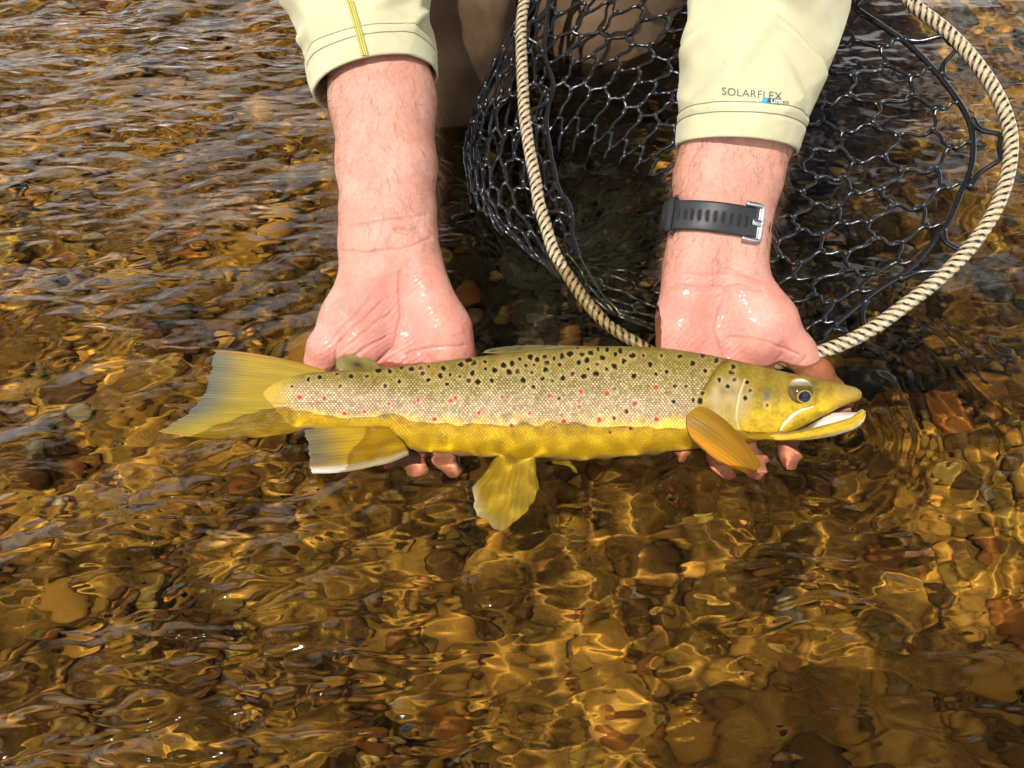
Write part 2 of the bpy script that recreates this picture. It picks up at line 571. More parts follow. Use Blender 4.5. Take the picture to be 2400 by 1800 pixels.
THK = np.array([(560, .0001), (590, .0008), (630, .0030), (670, .0075), (720, .0135), (760, .017), (900, .024), (1100, .031), (1300, .033), (1450, .031), (1550, .0285), (1650, .025), (1750, .0195), (1810, .0145), (1840, .0115), (1852, .0078), (1859, .001)])
OPER = zc(1450, 780, [(1010, 200), (880, 270), (790, 400), (720, 520), (690, 600), (715, 680), (820, 760), (900, 820), (980, 880), (1045, 940), (1100, 1100)])
PREO = zc(1450, 780, [(1090, 410), (1040, 540), (1020, 640), (1015, 740), (1040, 830), (1110, 890), (1190, 910)])
MAXL = zc(1450, 780, [(1385, 870), (1430, 790), (1500, 720), (1580, 662), (1680, 637), (1800, 615), (1860, 600)])
BLACK = zc(900, 780, [(155, 292), (238, 315), (385, 288), (515, 307), (662, 276), (775, 262), (870, 252), (878, 310), (955, 325), (1035, 280), (1105, 267), (1080, 338), (1175, 225), (1262, 210), (1325, 232), (1228, 288), (1295, 278), (1278, 345), (1390, 207), (1470, 220), (1540, 202), (1405, 265), (1515, 273), (1605, 183), (1397, 318), (1370, 397), (1457, 417), (1545, 388), (1667, 133), (1712, 188), (1787, 174), (1680, 255), (1755, 235), (1766, 310), (1728, 378), (1830, 350), (1850, 146), (1925, 150), (2040, 156), (1890, 217), (2000, 187), (2070, 247), (1992, 287), (1925, 312), (2150, 198), (2155, 375), (490, 372), (570, 365), (655, 380), (765, 347), (385, 407), (137, 420), (545, 445), (812, 425), (932, 415), (1202, 410), (1290, 467), (730, 235), (52, 335)]) \
    + zc(1450, 780, [(120, 200), (215, 195), (370, 198), (527, 205), (725, 195), (845, 242), (42, 247), (273, 272), (640, 264), (750, 330), (323, 357), (415, 338), (472, 592), (645, 585), (867, 418), (940, 475), (1107, 430), (1090, 563), (975, 345), (990, 300), (725, 525), (700, 588)]) \
    + zc(340, 780, [(1413, 405), (1510, 385), (1658, 360), (1780, 372), (1920, 378), (2017, 325), (2117, 330), (1990, 270), (2200, 420)])
BROWN = zc(900, 780, [(1155, 335), (1845, 270), (1630, 355), (730, 410), (320, 305), (335, 350), (2095, 677), (1985, 735), (1515, 565), (1995, 485), (10, 455)]) + zc(1450, 780, [(1000, 420), (1138, 502), (1283, 625), (68, 677), (585, 460), (485, 460)]) + zc(340, 780, [(1687, 458), (2075, 460), (1270, 465)])
RED = zc(900, 780, [(40, 612), (262, 605), (295, 580), (575, 588), (620, 565), (1020, 553), (1435, 545), (820, 690), (1255, 695), (1100, 797), (1700, 510), (1690, 640), (1930, 530), (2170, 615), (1857, 750), (1555, 765), (440, 748), (2133, 825), (1955, 872)]) + zc(1450, 780, [(322, 470), (143, 612), (330, 745), (105, 825)]) + zc(340, 780, [(1340, 555), (1545, 570), (1848, 578), (2105, 612), (1720, 695), (1900, 683)])

def fish_section(px_list, top, bot, thk, near, farn, power=2.1):
    """rings round the fish: near half (towards camera) dense, far half coarse"""
    th = np.r_[np.linspace(0, math.pi, near, endpoint=False), np.linspace(math.pi, 2 * math.pi, farn, endpoint=False)]
    rings = []
    for px in px_list:
        pt, pb = fishpt(px, np.interp(px, top[:, 0], top[:, 1])), fishpt(px, np.interp(px, bot[:, 0], bot[:, 1]))
        c = (pt + pb) / 2
        a = np.linalg.norm(pt - pb) / 2
        b = np.interp(px / K, thk[:, 0], thk[:, 1])
        cs, sn = np.cos(th), np.sin(th)
        q = 2 / power
        x = np.sign(cs) * np.abs(cs) ** q
        y = np.sign(sn) * np.abs(sn) ** q
        rings.append(c + a * x[:, None] * FVv + b * y[:, None] * FNv)
    return np.array(rings), th

def smoothed(tab, n=400):
    x = np.linspace(tab[0, 0], tab[-1, 0], n)
    y = np.interp(x, tab[:, 0], tab[:, 1])
    k = np.exp(-.5 * (np.arange(-30, 31) / 9) ** 2); k /= k.sum()
    ys = np.convolve(np.pad(y, 30, 'edge'), k, 'valid')
    e = np.minimum(np.arange(n), np.arange(n)[::-1]) / 30
    e = np.clip(e, 0, 1)
    return np.c_[x, y * (1 - e) + ys * e]
TOPs, BOTs = smoothed(TOP), smoothed(BOT)
u = np.linspace(0, 1, 940)
px_l = 560.5 * K + (1858.5 - 560.5) * K * (u * .97 + .03 * np.sin(u * math.pi / 2) ** 3)
rings, th = fish_section(px_l, TOPs, BOTs, THK, 190, 56)
nS, nT = rings.shape[:2]
V = rings.reshape(-1, 3)
off = (V - F0) @ FNv - np.repeat(coff(px_l), nT)
Vm = V - FNv * (np.minimum(off, 0) * 2)[:, None]     # the far side is painted like the near side
PX, PY = proj(Vm)
tt = (PY - np.interp(PX, TOPs[:, 0], TOPs[:, 1])) / (np.interp(PX, BOTs[:, 0], BOTs[:, 1]) - np.interp(PX, TOPs[:, 0], TOPs[:, 1]))
P2 = np.c_[PX, PY]
n_lo, n_mid, n_hi = vnoise(P2, 1 / 60, 1), vnoise(P2, 1 / 18, 2), vnoise(P2, 1 / 5, 3)
L = lambda *c: np.array(c)[None, :]
def mixv(a, b, f):
    return a * (1 - f)[:, None] + b * f[:, None]
back = L(.175, .124, .013) * (1 + .16 * n_lo + .12 * n_mid + .10 * n_hi)[:, None]
flank = L(.275, .180, .078) * (1 + .07 * n_mid + .05 * n_hi)[:, None]
belly = L(.84, .58, .014) * (1 + .08 * n_mid)[:, None]
white = L(.62, .55, .40)
t1 = np.interp(PX, [620, 1000, 1700], [.06, .29, .36])
t2 = np.interp(PX, [650, 1000, 1700], [.74, .645, .71])
C = mixv(np.broadcast_to(back, (len(V), 3)), flank, smooth01(t1 - .03, t1 + .16, tt + .03 * n_mid))
C = mixv(C, np.broadcast_to(belly, C.shape), smooth01(t2 - .15, t2 + .07, tt + .05 * n_mid))
C = mixv(C, np.broadcast_to(white, C.shape), smooth01(.90, 1.02, tt) * .6)
tailmix = smooth01(725, 625, PX + 20 * n_mid + 14 * n_hi)
C = mixv(C, np.broadcast_to(L(.42, .280, .030), C.shape), tailmix)
# scales
row = np.floor(PY / 5.1)
ax = (PX + (row % 2) * 4.1) / 8.2
ax = ax - np.floor(ax) - .5
ay = PY / 5.1 - row - .5
ax = ax + .16 * vnoise(P2, .37, 14); ay = ay + .16 * vnoise(P2, .41, 15)
jit = vnoise(np.c_[np.floor((PX + (row % 2) * 4.1) / 8.2), row], 1.7, 9)
dot = np.exp(-((ax / .26) ** 2 + (ay / .36) ** 2)) * (1 + .75 * jit).clip(.1)
opx = np.interp(PY, [p[1] for p in OPER], [p[0] for p in OPER])
isbody = smooth01(6, -8, PX - opx)
sm = isbody * np.interp(tt, [0, .12, .3, .5, .75, .9], [.18, .35, .9, 1, .55, .1]) * smooth01(632, 700, PX)
C *= (1 + sm * (-.30 + 1.05 * dot))[:, None]
C = mixv(C, np.broadcast_to(L(.78, .66, .50), C.shape), np.clip(sm * dot * .62, 0, 1))  # pale scale centres, with their sparkle painted into the colour
# lateral line
lat = np.interp(PX, [700, 900, 1200, 1560, 1650], [945, 940, 936, 908, 900])
C *= (1 - .22 * isbody * np.exp(-((PY - lat) / 1.6) ** 2))[:, None]
# head
head = mixv(np.broadcast_to(L(.21, .142, .020), C.shape), np.broadcast_to(L(.47, .305, .022), C.shape), smooth01(.28, .72, tt + .05 * n_mid))
head = head * (1 + .22 * n_mid + .20 * n_hi + .08 * n_lo)[:, None]
op = smooth01(0, 30, PX - opx) * smooth01(75, 45, np.hypot((PX - 1685) * .8, PY - 940))
head = mixv(head, np.broadcast_to(L(.36, .275, .15), C.shape), op * (.55 + .35 * n_mid).clip(0, 1))
head = mixv(head, np.broadcast_to(L(.33, .215, .055), C.shape), smooth01(1940, 2000, PX) * .7)
C = mixv(head, C, isbody)
C *= (1 - .5 * np.exp(-(polydist(PX, PY, OPER) / 3.0) ** 2) * smooth01(1050, 1000, PY))[:, None]
dpre = polydist(PX, PY, PREO)
C = mixv(C, np.broadcast_to(L(.62, .50, .22), C.shape), .75 * np.exp(-(dpre / 2.6) ** 2))
rim = zc(1450, 780, [(715, 650), (800, 735), (900, 812), (1000, 890), (1045, 945)])
C = mixv(C, np.broadcast_to(L(.66, .56, .26), C.shape), .8 * np.exp(-(polydist(PX, PY, rim) / 2.6) ** 2))
dmx = polydist(PX, PY, MAXL[:5])
C = mixv(C, np.broadcast_to(L(.78, .74, .68), C.shape), (.70 * np.exp(-(dmx / (3.4 * np.interp(PX, [1825, 1850, 1880, 1910], [.6, 1.1, .9, .5]))) ** 4)))
C = mixv(C, np.broadcast_to(L(.07, .08, .075), C.shape), .75 * np.exp(-(((PX - 1798) / 9) ** 2 + ((PY - 927) / 13) ** 2) ** 2))
# spots with pale halos
def spots(lst, r, colr, halo, hstr, seed, soft=1.4):
    global C
    rg = random.Random(seed)
    for (sx, sy) in lst:
        rad = r * rg.uniform(.68, 1.18)
        idx = np.where((np.abs(PX - sx) < 26) & (np.abs(PY - sy) < 26))[0]
        if not len(idx): continue
        dx, dy = PX[idx] - sx, PY[idx] - sy
        d = np.hypot(dx * rg.uniform(.9, 1.1), dy * rg.uniform(.85, 1.1)) + 2.0 * n_hi[idx] + 1.0 * n_mid[idx]
        hl = np.exp(-((d - rad * 1.55) / (rad * .55)) ** 2) * hstr
        C[idx] = mixv(C[idx], np.broadcast_to(np.array(halo)[None], (len(idx), 3)), hl)
        C[idx] = mixv(C[idx], np.broadcast_to(np.array(colr)[None], (len(idx), 3)), smooth01(rad + soft, rad - soft, d))
spots(BLACK, 5.5, (.012, .010, .008), (.42, .32, .12), .30, 5)
spots(BROWN, 4.8, (.07, .020, .010), (.50, .36, .20), .35, 6, 2.4)
spots(RED, 4.6, (.42, .035, .006), (.55, .44, .36), .22, 7, 2.2)
# relief: gill cover, cheek groove, scales, jaw ridge
nrm = rings - rings.mean(1, keepdims=True)
nrm = nrm.reshape(-1, 3); nrm /= np.linalg.norm(nrm, axis=1)[:, None] + 1e-9
relief = .0016 * smooth01(-3, 10, PX - opx) * smooth01(1790, 1700, PX) * smooth01(.05, .3, tt)
relief -= .0007 * np.exp(-(dpre / 4) ** 2)
relief += .00013 * sm * dot
relief += .0010 * np.exp(-(polydist(PX, PY, [(x + 6, y + 11) for x, y in MAXL[:6]]) / 9) ** 2)
relief -= .0012 * np.exp(-(dmx / 4) ** 2)
relief += .0014 * np.exp(-((np.hypot(PX - 1876, PY - 921) - 34) / 8) ** 2)
relief *= smooth01(2005, 1960, PX)
V = V + nrm * relief[:, None]
# close both ends with a centre vertex
F = gridfaces(nS, nT, True)
i = np.arange(nS * nT).reshape(nS, nT)
V = np.vstack([V, rings[0].mean(0)[None], rings[-1].mean(0)[None]])
C = np.vstack([C, C[:1], C[i[-1][:1]]])
caps = []
for q in range(0, nT, 2):
    caps.append([i[0][q], len(V) - 2, i[0][(q + 2) % nT], i[0][(q + 1) % nT]])
    caps.append([i[-1][(q + 1) % nT], i[-1][(q + 2) % nT], len(V) - 1, i[-1][q]])
F = np.vstack([F, np.array(caps)])
def skin_fish(n, b):
    bump(n, b, noise(n, coord(n), 900, 2), .12, .0004)
M_FISH = mat('trout skin', rough=.42, spec=.05, coat=0.0, attr=True, build=skin_fish)
trout = empty('brown_trout', (float(F0[0]), float(F0[1]), -.05))
tag(trout, 'golden brown trout with black and red spots held at the water surface', 'fish')
body = obj('body', mkmesh('trout_body', V, F, color=np.clip(C, 0, 1)), M_FISH, trout)

# lower jaw with its pale lining
JT = np.array([(1545, 930), (1620, 936), (1680, 937), (1720, 932), (1760, 923), (1800, 912), (1835, 902), (1852, 892), (1862, 884), (1870, 890)]) * K
JB = np.array([(1545, 958), (1620, 964), (1680, 960), (1720, 956), (1760, 950), (1800, 942), (1835, 931), (1852, 922), (1862, 913), (1870, 896)]) * K
JK = np.array([(1545, .016), (1620, .019), (1680, .0185), (1720, .017), (1760, .015), (1800, .0125), (1835, .0095), (1852, .007), (1862, .0045), (1870, .0008)])
jr, jth = fish_section(np.linspace(1547 * K, 1869.5 * K, 150), JT, JB, JK, 44, 30, 2.4)
Vj = jr.reshape(-1, 3)
jx, jy = proj(Vj)
jt = (jy - np.interp(jx, JT[:, 0], JT[:, 1])) / (np.interp(jx, JB[:, 0], JB[:, 1]) - np.interp(jx, JT[:, 0], JT[:, 1]))
P2 = np.c_[jx, jy]
Cj = np.broadcast_to(L(.48, .31, .025), (len(Vj), 3)) * (1 + .12 * vnoise(P2, 1 / 14, 4) + .08 * vnoise(P2, 1 / 5, 5))[:, None]
Cj = mixv(Cj, np.broadcast_to(L(.62, .52, .36), Cj.shape), smooth01(.72, 1.0, jt))
Cj = mixv(Cj, np.broadcast_to(L(.74, .68, .58), Cj.shape), smooth01(.10, -.02, jt) * .8)
jn = jr - jr.mean(1, keepdims=True); jn = jn.reshape(-1, 3); jn /= np.linalg.norm(jn, axis=1)[:, None] + 1e-9
Vj = Vj - jn * (.0008 * np.exp(-((jt - .35) / .12) ** 2))[:, None]
jaw = obj('lower_jaw', mkmesh('lower_jaw', Vj, gridfaces(150, 74, True), color=Cj), M_FISH, trout)
def patch(name, quad, nu, nv, mt, parent, wob=0, noff=(0, 0, 0, 0), colr=None):
    """curved patch between two polylines given as photo pixels (upper, lower)"""
    up, lo = quad
    A = catmull([fishpt(x, y, noff[0]) for x, y in up], nu)
    B = catmull([fishpt(x, y, noff[1]) for x, y in lo], nu)
    s = np.linspace(0, 1, nv)[:, None, None]
    S = A[None] * (1 - s) + B[None] * s + FNv * (np.sin(s * math.pi) * noff[2])
    S = S.reshape(-1, 3)
    S = S + FNv * (wob * vnoise(S, 260, 3))[:, None]
    return obj(name, mkmesh(name, S, gridfaces(nv, nu), color=colr), mt, parent)
M_WHITE = mat('pale mouth lining', (.78, .72, .66), .35, .5, build=lambda n, b: bump(n, b, noise(n, coord(n, scale=(300, 900, 900)), 2), .5, .0008))
M_PINK = mat('dark mouth inside', (.30, .12, .11), .4)
patch('mouth_lining', ([(1888, 1004), (1915, 985), (1941, 970), (1970, 967), (2006, 966), (2016, 964)], [(1880, 1016), (1915, 1006), (1945, 998), (1975, 990), (2008, 980), (2019, 970)]), 40, 12, M_WHITE, jaw, .0006, (-.004, .004, .002, 0))
patch('mouth_inside', ([(1900, 960), (1930, 950), (1955, 945), (1980, 940), (1995, 938)], [(1880, 1010), (1915, 1000), (1950, 990), (1980, 982), (2003, 975)]), 24, 8, M_PINK, trout, 0, (-.009, -.008, -.004, 0))

# eye
ec = fishpt(1876, 921, .0165)
er = .0100
bm = bmesh.new(); bmesh.ops.create_uvsphere(bm, u_segments=64, v_segments=48, radius=1)
E = np.array([v.co for v in bm.verts]); EF = [[v.index for v in f.verts] for f in bm.faces]; bm.free()
axis = (FNv * .97 + np.array([.10, -.05, -.02])); axis /= np.linalg.norm(axis)
ax_x = np.array([1.0, 0, 0]); ax_x -= axis * (ax_x @ axis); ax_x /= np.linalg.norm(ax_x)
ax_y = np.cross(axis, ax_x)
Ew = E[:, :1] * ax_x + E[:, 1:2] * ax_y + E[:, 2:3] * axis
lx, ly = E[:, 0], E[:, 1]
rp = np.hypot((lx - .02) / .44, (ly + .30) / .36)
Ce = np.broadcast_to(L(.085, .056, .014), (len(E), 3)) * (1 + .25 * vnoise(E, 6, 2))[:, None]
Ce = mixv(Ce, np.broadcast_to(L(.40, .33, .20), Ce.shape), smooth01(.35, .6, ly) * .5)
Ce = mixv(Ce, np.broadcast_to(L(.72, .68, .64), Ce.shape), smooth01(.62, .88, ly + .06 * vnoise(E, 5, 4)) * .8)
Ce = mixv(Ce, np.broadcast_to(L(.50, .36, .12), Ce.shape), .85 * np.exp(-((rp - 1.10) / .08) ** 2))
Ce = mixv(Ce, np.broadcast_to(L(.010, .013, .020), Ce.shape), smooth01(1.05, .98, rp))
Ev = ec + er * (Ew - axis * .30 * (Ew @ axis)[:, None])
eye = obj('eye', mkmesh('eye', Ev, EF, color=Ce), mat('fish eye', rough=.07, spec=.3, coat=0.0, attr=True), trout)
a = np.linspace(0, 2 * math.pi, 60, endpoint=False)
Vr, Fr = tube(np.array([ec - axis * .0012 + er * (1.0 * np.cos(t) * ax_x + .98 * np.sin(t) * ax_y) + axis * .0002 for t in a]), .0011, 8, closed=True)
obj('eyelid', mkmesh('eyelid', Vr, Fr), mat('golden eyelid', (.30, .205, .035), .45, .1), eye)
nc = fishpt(1931, 911, .0135)
bm = bmesh.new(); bmesh.ops.create_uvsphere(bm, u_segments=16, v_segments=10, radius=1)
Nv = np.array([v.co for v in bm.verts]); NF = [[v.index for v in f.verts] for f in bm.faces]; bm.free()
obj('nostril', mkmesh('nostril', nc + .0021 * (Nv[:, :1] * ax_x * 1.2 + Nv[:, 1:2] * ax_y * .8 + Nv[:, 2:3] * axis * .5), NF), mat('nostril', (.03, .028, .03), .3, coat=.5), trout)

# fins
def fin_nodes(n, b):
    tr = n.nodes.new('ShaderNodeBsdfTranslucent')
    a = [x for x in n.nodes if x.type == 'ATTRIBUTE'][0]
    n.links.new(a.outputs['Color'], tr.inputs[0])
    mx = node(n, 'ShaderNodeMixShader'); mx.inputs[0].default_value = .30
    out = [x for x in n.nodes if x.type == 'OUTPUT_MATERIAL'][0]
    n.links.new(b.outputs[0], mx.inputs[1]); n.links.new(tr.outputs[0], mx.inputs[2]); n.links.new(mx.outputs[0], out.inputs[0])
M_FIN = mat('trout fin', rough=.38, spec=.10, coat=.03, attr=True, build=fin_nodes)
def fin(name, base, edge, rays, colf, nu=150, nv=46, th=.0007, bow=None, lift=None, jag=.010, seed=1, curl=0):
    B, E = catmull(base, nu), catmull(edge, nu)
    t = np.linspace(0, 1, nu)
    rg = np.random.default_rng(seed)
    ragged = 1 + jag * np.interp(t, np.linspace(0, 1, rays), rg.standard_normal(rays)) + jag * .5 * np.sin(t * rays * 2 * math.pi)
    s = np.linspace(0, 1, nv)
    tg, sg = np.meshgrid(t, s)
    S = B[None] + (E - B)[None] * (s[:, None] * ragged[None])[..., None]
    if bow is not None:
        S = S + (4 * sg * (1 - sg))[..., None] * bow(tg)[..., None] * UV
    du, dv = np.gradient(S, axis=1), np.gradient(S, axis=0)
    N = np.cross(du, dv); N /= np.linalg.norm(N, axis=2)[..., None] + 1e-12
    if (N.mean((0, 1)) @ (CAM - S.mean((0, 1)))) < 0: N = -N
    wav = np.sin(tg * rays * 2 * math.pi)
    S = S + N * ((.00011 * wav + curl * np.sin(tg * math.pi * 2.3 + 1)) * (.3 + sg))[..., None]
    if lift is not None:
        S = S + np.array([0, 0, 1.0]) * lift(tg, sg)[..., None]
    h = (th * (1.15 - sg) * np.sin(np.clip(tg * 24, 0, math.pi / 2)) * np.sin(np.clip((1 - tg) * 24, 0, math.pi / 2)))[..., None]
    Va, Vb = (S + N * h).reshape(-1, 3), (S - N * h).reshape(-1, 3)
    Fa = gridfaces(nv, nu)
    V = np.vstack([Va, Vb]); n0 = len(Va)
    i = np.arange(n0).reshape(nv, nu)
    rim = np.r_[i[0], i[1:, -1], i[-1][::-1][1:], i[::-1, 0][1:-1]]
    rr_ = np.roll(rim, -1)
    F = np.vstack([Fa, Fa[:, ::-1] + n0, np.stack([rim, rim + n0, rr_ + n0, rr_], -1)])
    Cc = colf(tg, sg, wav).reshape(-1, 3)
    P = np.c_[tg.ravel() * rays, sg.ravel() * 3]
    Cc = Cc * (1 + .15 * vnoise(P, 1.0, seed + 2) + .05 * wav.ravel())[:, None]
    return obj(name, mkmesh(name, V, F, color=np.clip(np.vstack([Cc, Cc]), 0, 1)), M_FIN, trout)
def lerp3(a, b, f):
    return np.asarray(a) * (1 - f[..., None]) + np.asarray(b) * f[..., None]
fk = lambda x, y, o=0.0: fishpt(x * K, y * K, o)
def c_tail(t, s, w_):
    c = lerp3((.46, .300, .030), (.37, .265, .038), s)
    c = lerp3(c, (.16, .16, .11), smooth01(.62, 1.0, s) * (1 - .6 * smooth01(.75, 1, t)))
    e = np.exp(-(t / .035) ** 2) + np.exp(-((1 - t) / .045) ** 2)
    c = lerp3(c, (.42, .20, .05), np.clip(e, 0, 1) * .8)
    return lerp3(c, (.50, .36, .03), smooth01(.55, .95, t) * .55 * (1 - .7 * smooth01(.8, 1, s)))
fin('tail_fin', [fk(706, 801, -.002), fk(684, 830, -.001), fk(676, 868, -.001), fk(676, 905, -.001), fk(690, 936, -.002)],
    [fk(463, 756, 0), fk(458, 778, 0), fk(455, 803, .001), fk(448, 832, .002), fk(437, 856, .004), fk(420, 880, .007), fk(396, 902, .010), fk(366, 920, .013), fk(343, 933, .015)],
    34, c_tail, 220, 60, .0009, bow=lambda t: np.interp(t, [0, .3, .7, 1], [.0030, 0, 0, -.0052]), seed=3, curl=.0006)
def c_anal(t, s, w_):
    c = lerp3((.55, .36, .02), (.42, .25, .02), s)
    c = lerp3(c, (.20, .16, .08), smooth01(.55, .95, s) * (1 - smooth01(.75, .9, t)))
    return lerp3(c, (.74, .68, .58), smooth01(.80, .95, t))
az = lambda x, y, z: at_z(x * K, y * K, z)
fin('anal_fin', [az(838, 926, -.006), az(862, 950, -.008), az(880, 972, -.010), az(884, 990, -.012)],
    [az(657, 931, .008), az(664, 952, .008), az(668, 985, .0065), az(674, 1024, .005)], 14, c_anal, 120, 50, .0009, seed=4, curl=.0008,
    bow=lambda t: np.interp(t, [0, 1], [.002, -.003]))
def c_pelv(t, s, w_):
    c = lerp3((.60, .42, .02), (.42, .30, .03), s)
    return lerp3(c, (.62, .56, .40), smooth01(.75, 1, s) * smooth01(.6, .1, t))
uw = lambda x, y, z: at_uw(x * K, y * K, z)
fin('pelvic_fin', [uw(1080, 978, -.030), uw(1115, 985, -.030), uw(1160, 988, -.030)],
    [uw(1022, 1062, -.036), uw(1032, 1105, -.040), uw(1078, 1138, -.043), uw(1128, 1112, -.042), uw(1166, 1056, -.038)], 11, c_pelv, 110, 44, .0009, seed=5, curl=.0012)
fin('pelvic_fin', [uw(1160, 985, -.036), uw(1190, 985, -.040), uw(1225, 985, -.042)],
    [uw(1205, 1000, -.046), uw(1228, 1012, -.050), uw(1240, 1018, -.052)], 8, c_pelv, 60, 24, .0009, seed=6)
def c_pect(t, s, w_):
    c = lerp3((.38, .20, .018), (.30, .14, .010), s) * (1 - .16 * (w_[..., None] > .2))
    return lerp3(c, (.62, .26, .02), smooth01(.62, .92, t) * .9)
fin('pectoral_fin', [az(1522, 880, .0225), az(1500, 886, .022), az(1484, 900, .020), az(1482, 922, .017), az(1492, 944, .013)],
    [az(1642, 998, .006), az(1642, 1008, .004), az(1637, 1015, .003), az(1628, 1020, .002), az(1614, 1018, .001)], 12, c_pect, 130, 70, .0010, seed=7, jag=.004, bow=lambda t: np.interp(t, [0, .5, 1], [.0055, .001, -.0035]),
    lift=lambda t, s: .0060 * np.sin(math.pi * np.clip(t, 0, 1)) * np.sin(math.pi * np.clip(s * .8 + .1, 0, 1)) - .004 * t * s)
def c_adip(t, s, w_):
    c = lerp3((.22, .165, .03), (.26, .21, .07), s)
    c = lerp3(c, (.07, .035, .02), np.exp(-(((t - .45) / .09) ** 2 + ((s - .45) / .18) ** 2)))
    return lerp3(c, (.34, .10, .04), smooth01(.10, .0, t) * .8)
fin('adipose_fin', [fk(736, 808, .000), fk(770, 807, .000), fk(800, 804, -.001), fk(832, 799, -.002)],
    [fk(726, 797, -.001), fk(728, 776, .001), fk(750, 766, .001), fk(790, 772, .000), fk(824, 791, -.002)], 5, c_adip, 60, 24, .0012, jag=.002, seed=8)
def c_dors(t, s, w_):
    c = lerp3((.26, .20, .06), (.40, .36, .26), s)
    sp = np.clip(np.sin(t * 47) * np.sin(s * 9 + t * 20) - .55, 0, 1) * 2
    return lerp3(c, (.04, .03, .02), np.clip(sp, 0, 1))
fin('dorsal_fin', [fk(1120, 764, -.004), fk(1180, 758, -.004), fk(1260, 753, -.004), fk(1330, 753, -.004)],
    [fk(1042, 767, -.016), fk(1060, 756, -.016), fk(1120, 749, -.015), fk(1200, 747, -.012), fk(1325, 751, -.007)], 12, c_dors, 120, 24, .0009, jag=.006, seed=9)

# ================================================================ the angler
def surface_nets(D, o, h):
    """mesh of the zero level of a distance grid"""
    s = D < 0
    c = [s[a:a + s.shape[0] - 1, b:b + s.shape[1] - 1, g:g + s.shape[2] - 1] for a in (0, 1) for b in (0, 1) for g in (0, 1)]
    cnt = sum(x.astype(np.int8) for x in c)
    I, J, Kk = np.where((cnt > 0) & (cnt < 8))
    idx = -np.ones(cnt.shape, np.int64); idx[I, J, Kk] = np.arange(len(I))
    acc = np.zeros((len(I), 3)); num = np.zeros(len(I))
    cor = [(a, b, g) for a in (0, 1) for b in (0, 1) for g in (0, 1)]
    for p in cor:
        for ax in range(3):
            if p[ax]: continue
            q = list(p); q[ax] = 1
            d0 = D[I + p[0], J + p[1], Kk + p[2]]; d1 = D[I + q[0], J + q[1], Kk + q[2]]
            m = (d0 < 0) != (d1 < 0)
            t = np.where(m, d0 / np.where(m, d0 - d1, 1), 0)
            P = np.tile(np.array(p, float), (len(I), 1)); P[:, ax] = t
            acc[m] += P[m]; num[m] += 1
    V = (np.stack([I, J, Kk], 1) + acc / num[:, None]) * h + o
    F = []
    for ax in range(3):
        a = [slice(1, -1)] * 3; b = [slice(1, -1)] * 3
        a[ax] = slice(0, -1); b[ax] = slice(1, None)
        s0, s1 = s[tuple(a)], s[tuple(b)]
        for sign in (0, 1):
            i, j, k = np.where((s0 & ~s1) if sign == 0 else (~s0 & s1))
            e = np.stack([i, j, k], 1) + 1; e[:, ax] -= 1
            u, v = [(1, 2), (2, 0), (0, 1)][ax]
            def cell(du, dv):
                q = e.copy(); q[:, u] += du; q[:, v] += dv
                return idx[q[:, 0], q[:, 1], q[:, 2]]
            f = np.stack([cell(-1, -1), cell(0, -1), cell(0, 0), cell(-1, 0)], 1)
            F.append(f if sign == 0 else f[:, ::-1])
    F = np.vstack(F)
    return V, F[(F >= 0).all(1)]

class Clay:
    """smooth union of tapered capsules and ellipsoids"""
    def __init__(self, lo, hi, h):
        self.o, self.h = np.array(lo, float), h
        self.n = np.ceil((np.array(hi) - lo) / h).astype(int) + 1
        self.D = np.full(self.n, .05)
    def block(self, lo, hi):
        a = np.clip(np.floor((lo - self.o) / self.h).astype(int), 0, self.n)
        b = np.clip(np.ceil((hi - self.o) / self.h).astype(int) + 1, 0, self.n)
        sl = tuple(slice(x, y) for x, y in zip(a, b))
        g = np.meshgrid(*[self.o[i] + self.h * np.arange(a[i], b[i]) for i in range(3)], indexing='ij')
        return sl, np.stack(g, -1)
    def put(self, sl, d, k):
        D = self.D[sl]
        if k < 0:                                   # carve
            k = -k
            hh = np.clip(.5 - .5 * (d + D) / k, 0, 1)
            self.D[sl] = D * (1 - hh) - d * hh + k * hh * (1 - hh)
            return
        hh = np.clip(.5 + .5 * (D - d) / k, 0, 1)
        self.D[sl] = D * (1 - hh) + d * hh - k * hh * (1 - hh)
    def cap(self, a, b, ra, rb, k=.008):
        a, b = np.asarray(a, float), np.asarray(b, float)
        m = max(ra, rb) + abs(k) + .012
        sl, P = self.block(np.minimum(a, b) - m, np.maximum(a, b) + m)
        if P.size == 0: return
        ab = b - a
        t = np.clip(((P - a) @ ab) / (ab @ ab), 0, 1)
        d = np.linalg.norm(P - a - t[..., None] * ab, axis=-1) - (ra + (rb - ra) * t)
        self.put(sl, d, k)
    def chain(self, pts, rs, k=.008):
        for a, b, p, q in zip(pts[:-1], pts[1:], rs[:-1], rs[1:]): self.cap(a, b, p, q, k)
    def ell(self, c, axes, r, k=.008):
        c, A, r = np.asarray(c, float), np.asarray(axes, float), np.asarray(r, float)
        m = r.max() + abs(k) + .012
        sl, P = self.block(c - m, c + m)
        if P.size == 0: return
        q = ((P - c) @ A.T) / r
        k0 = np.linalg.norm(q, axis=-1) + 1e-9
        k1 = np.linalg.norm(q / r, axis=-1) + 1e-9
        self.put(sl, k0 * (k0 - 1) / k1, k)
    def mesh(self): return surface_nets(self.D, self.o, self.h)

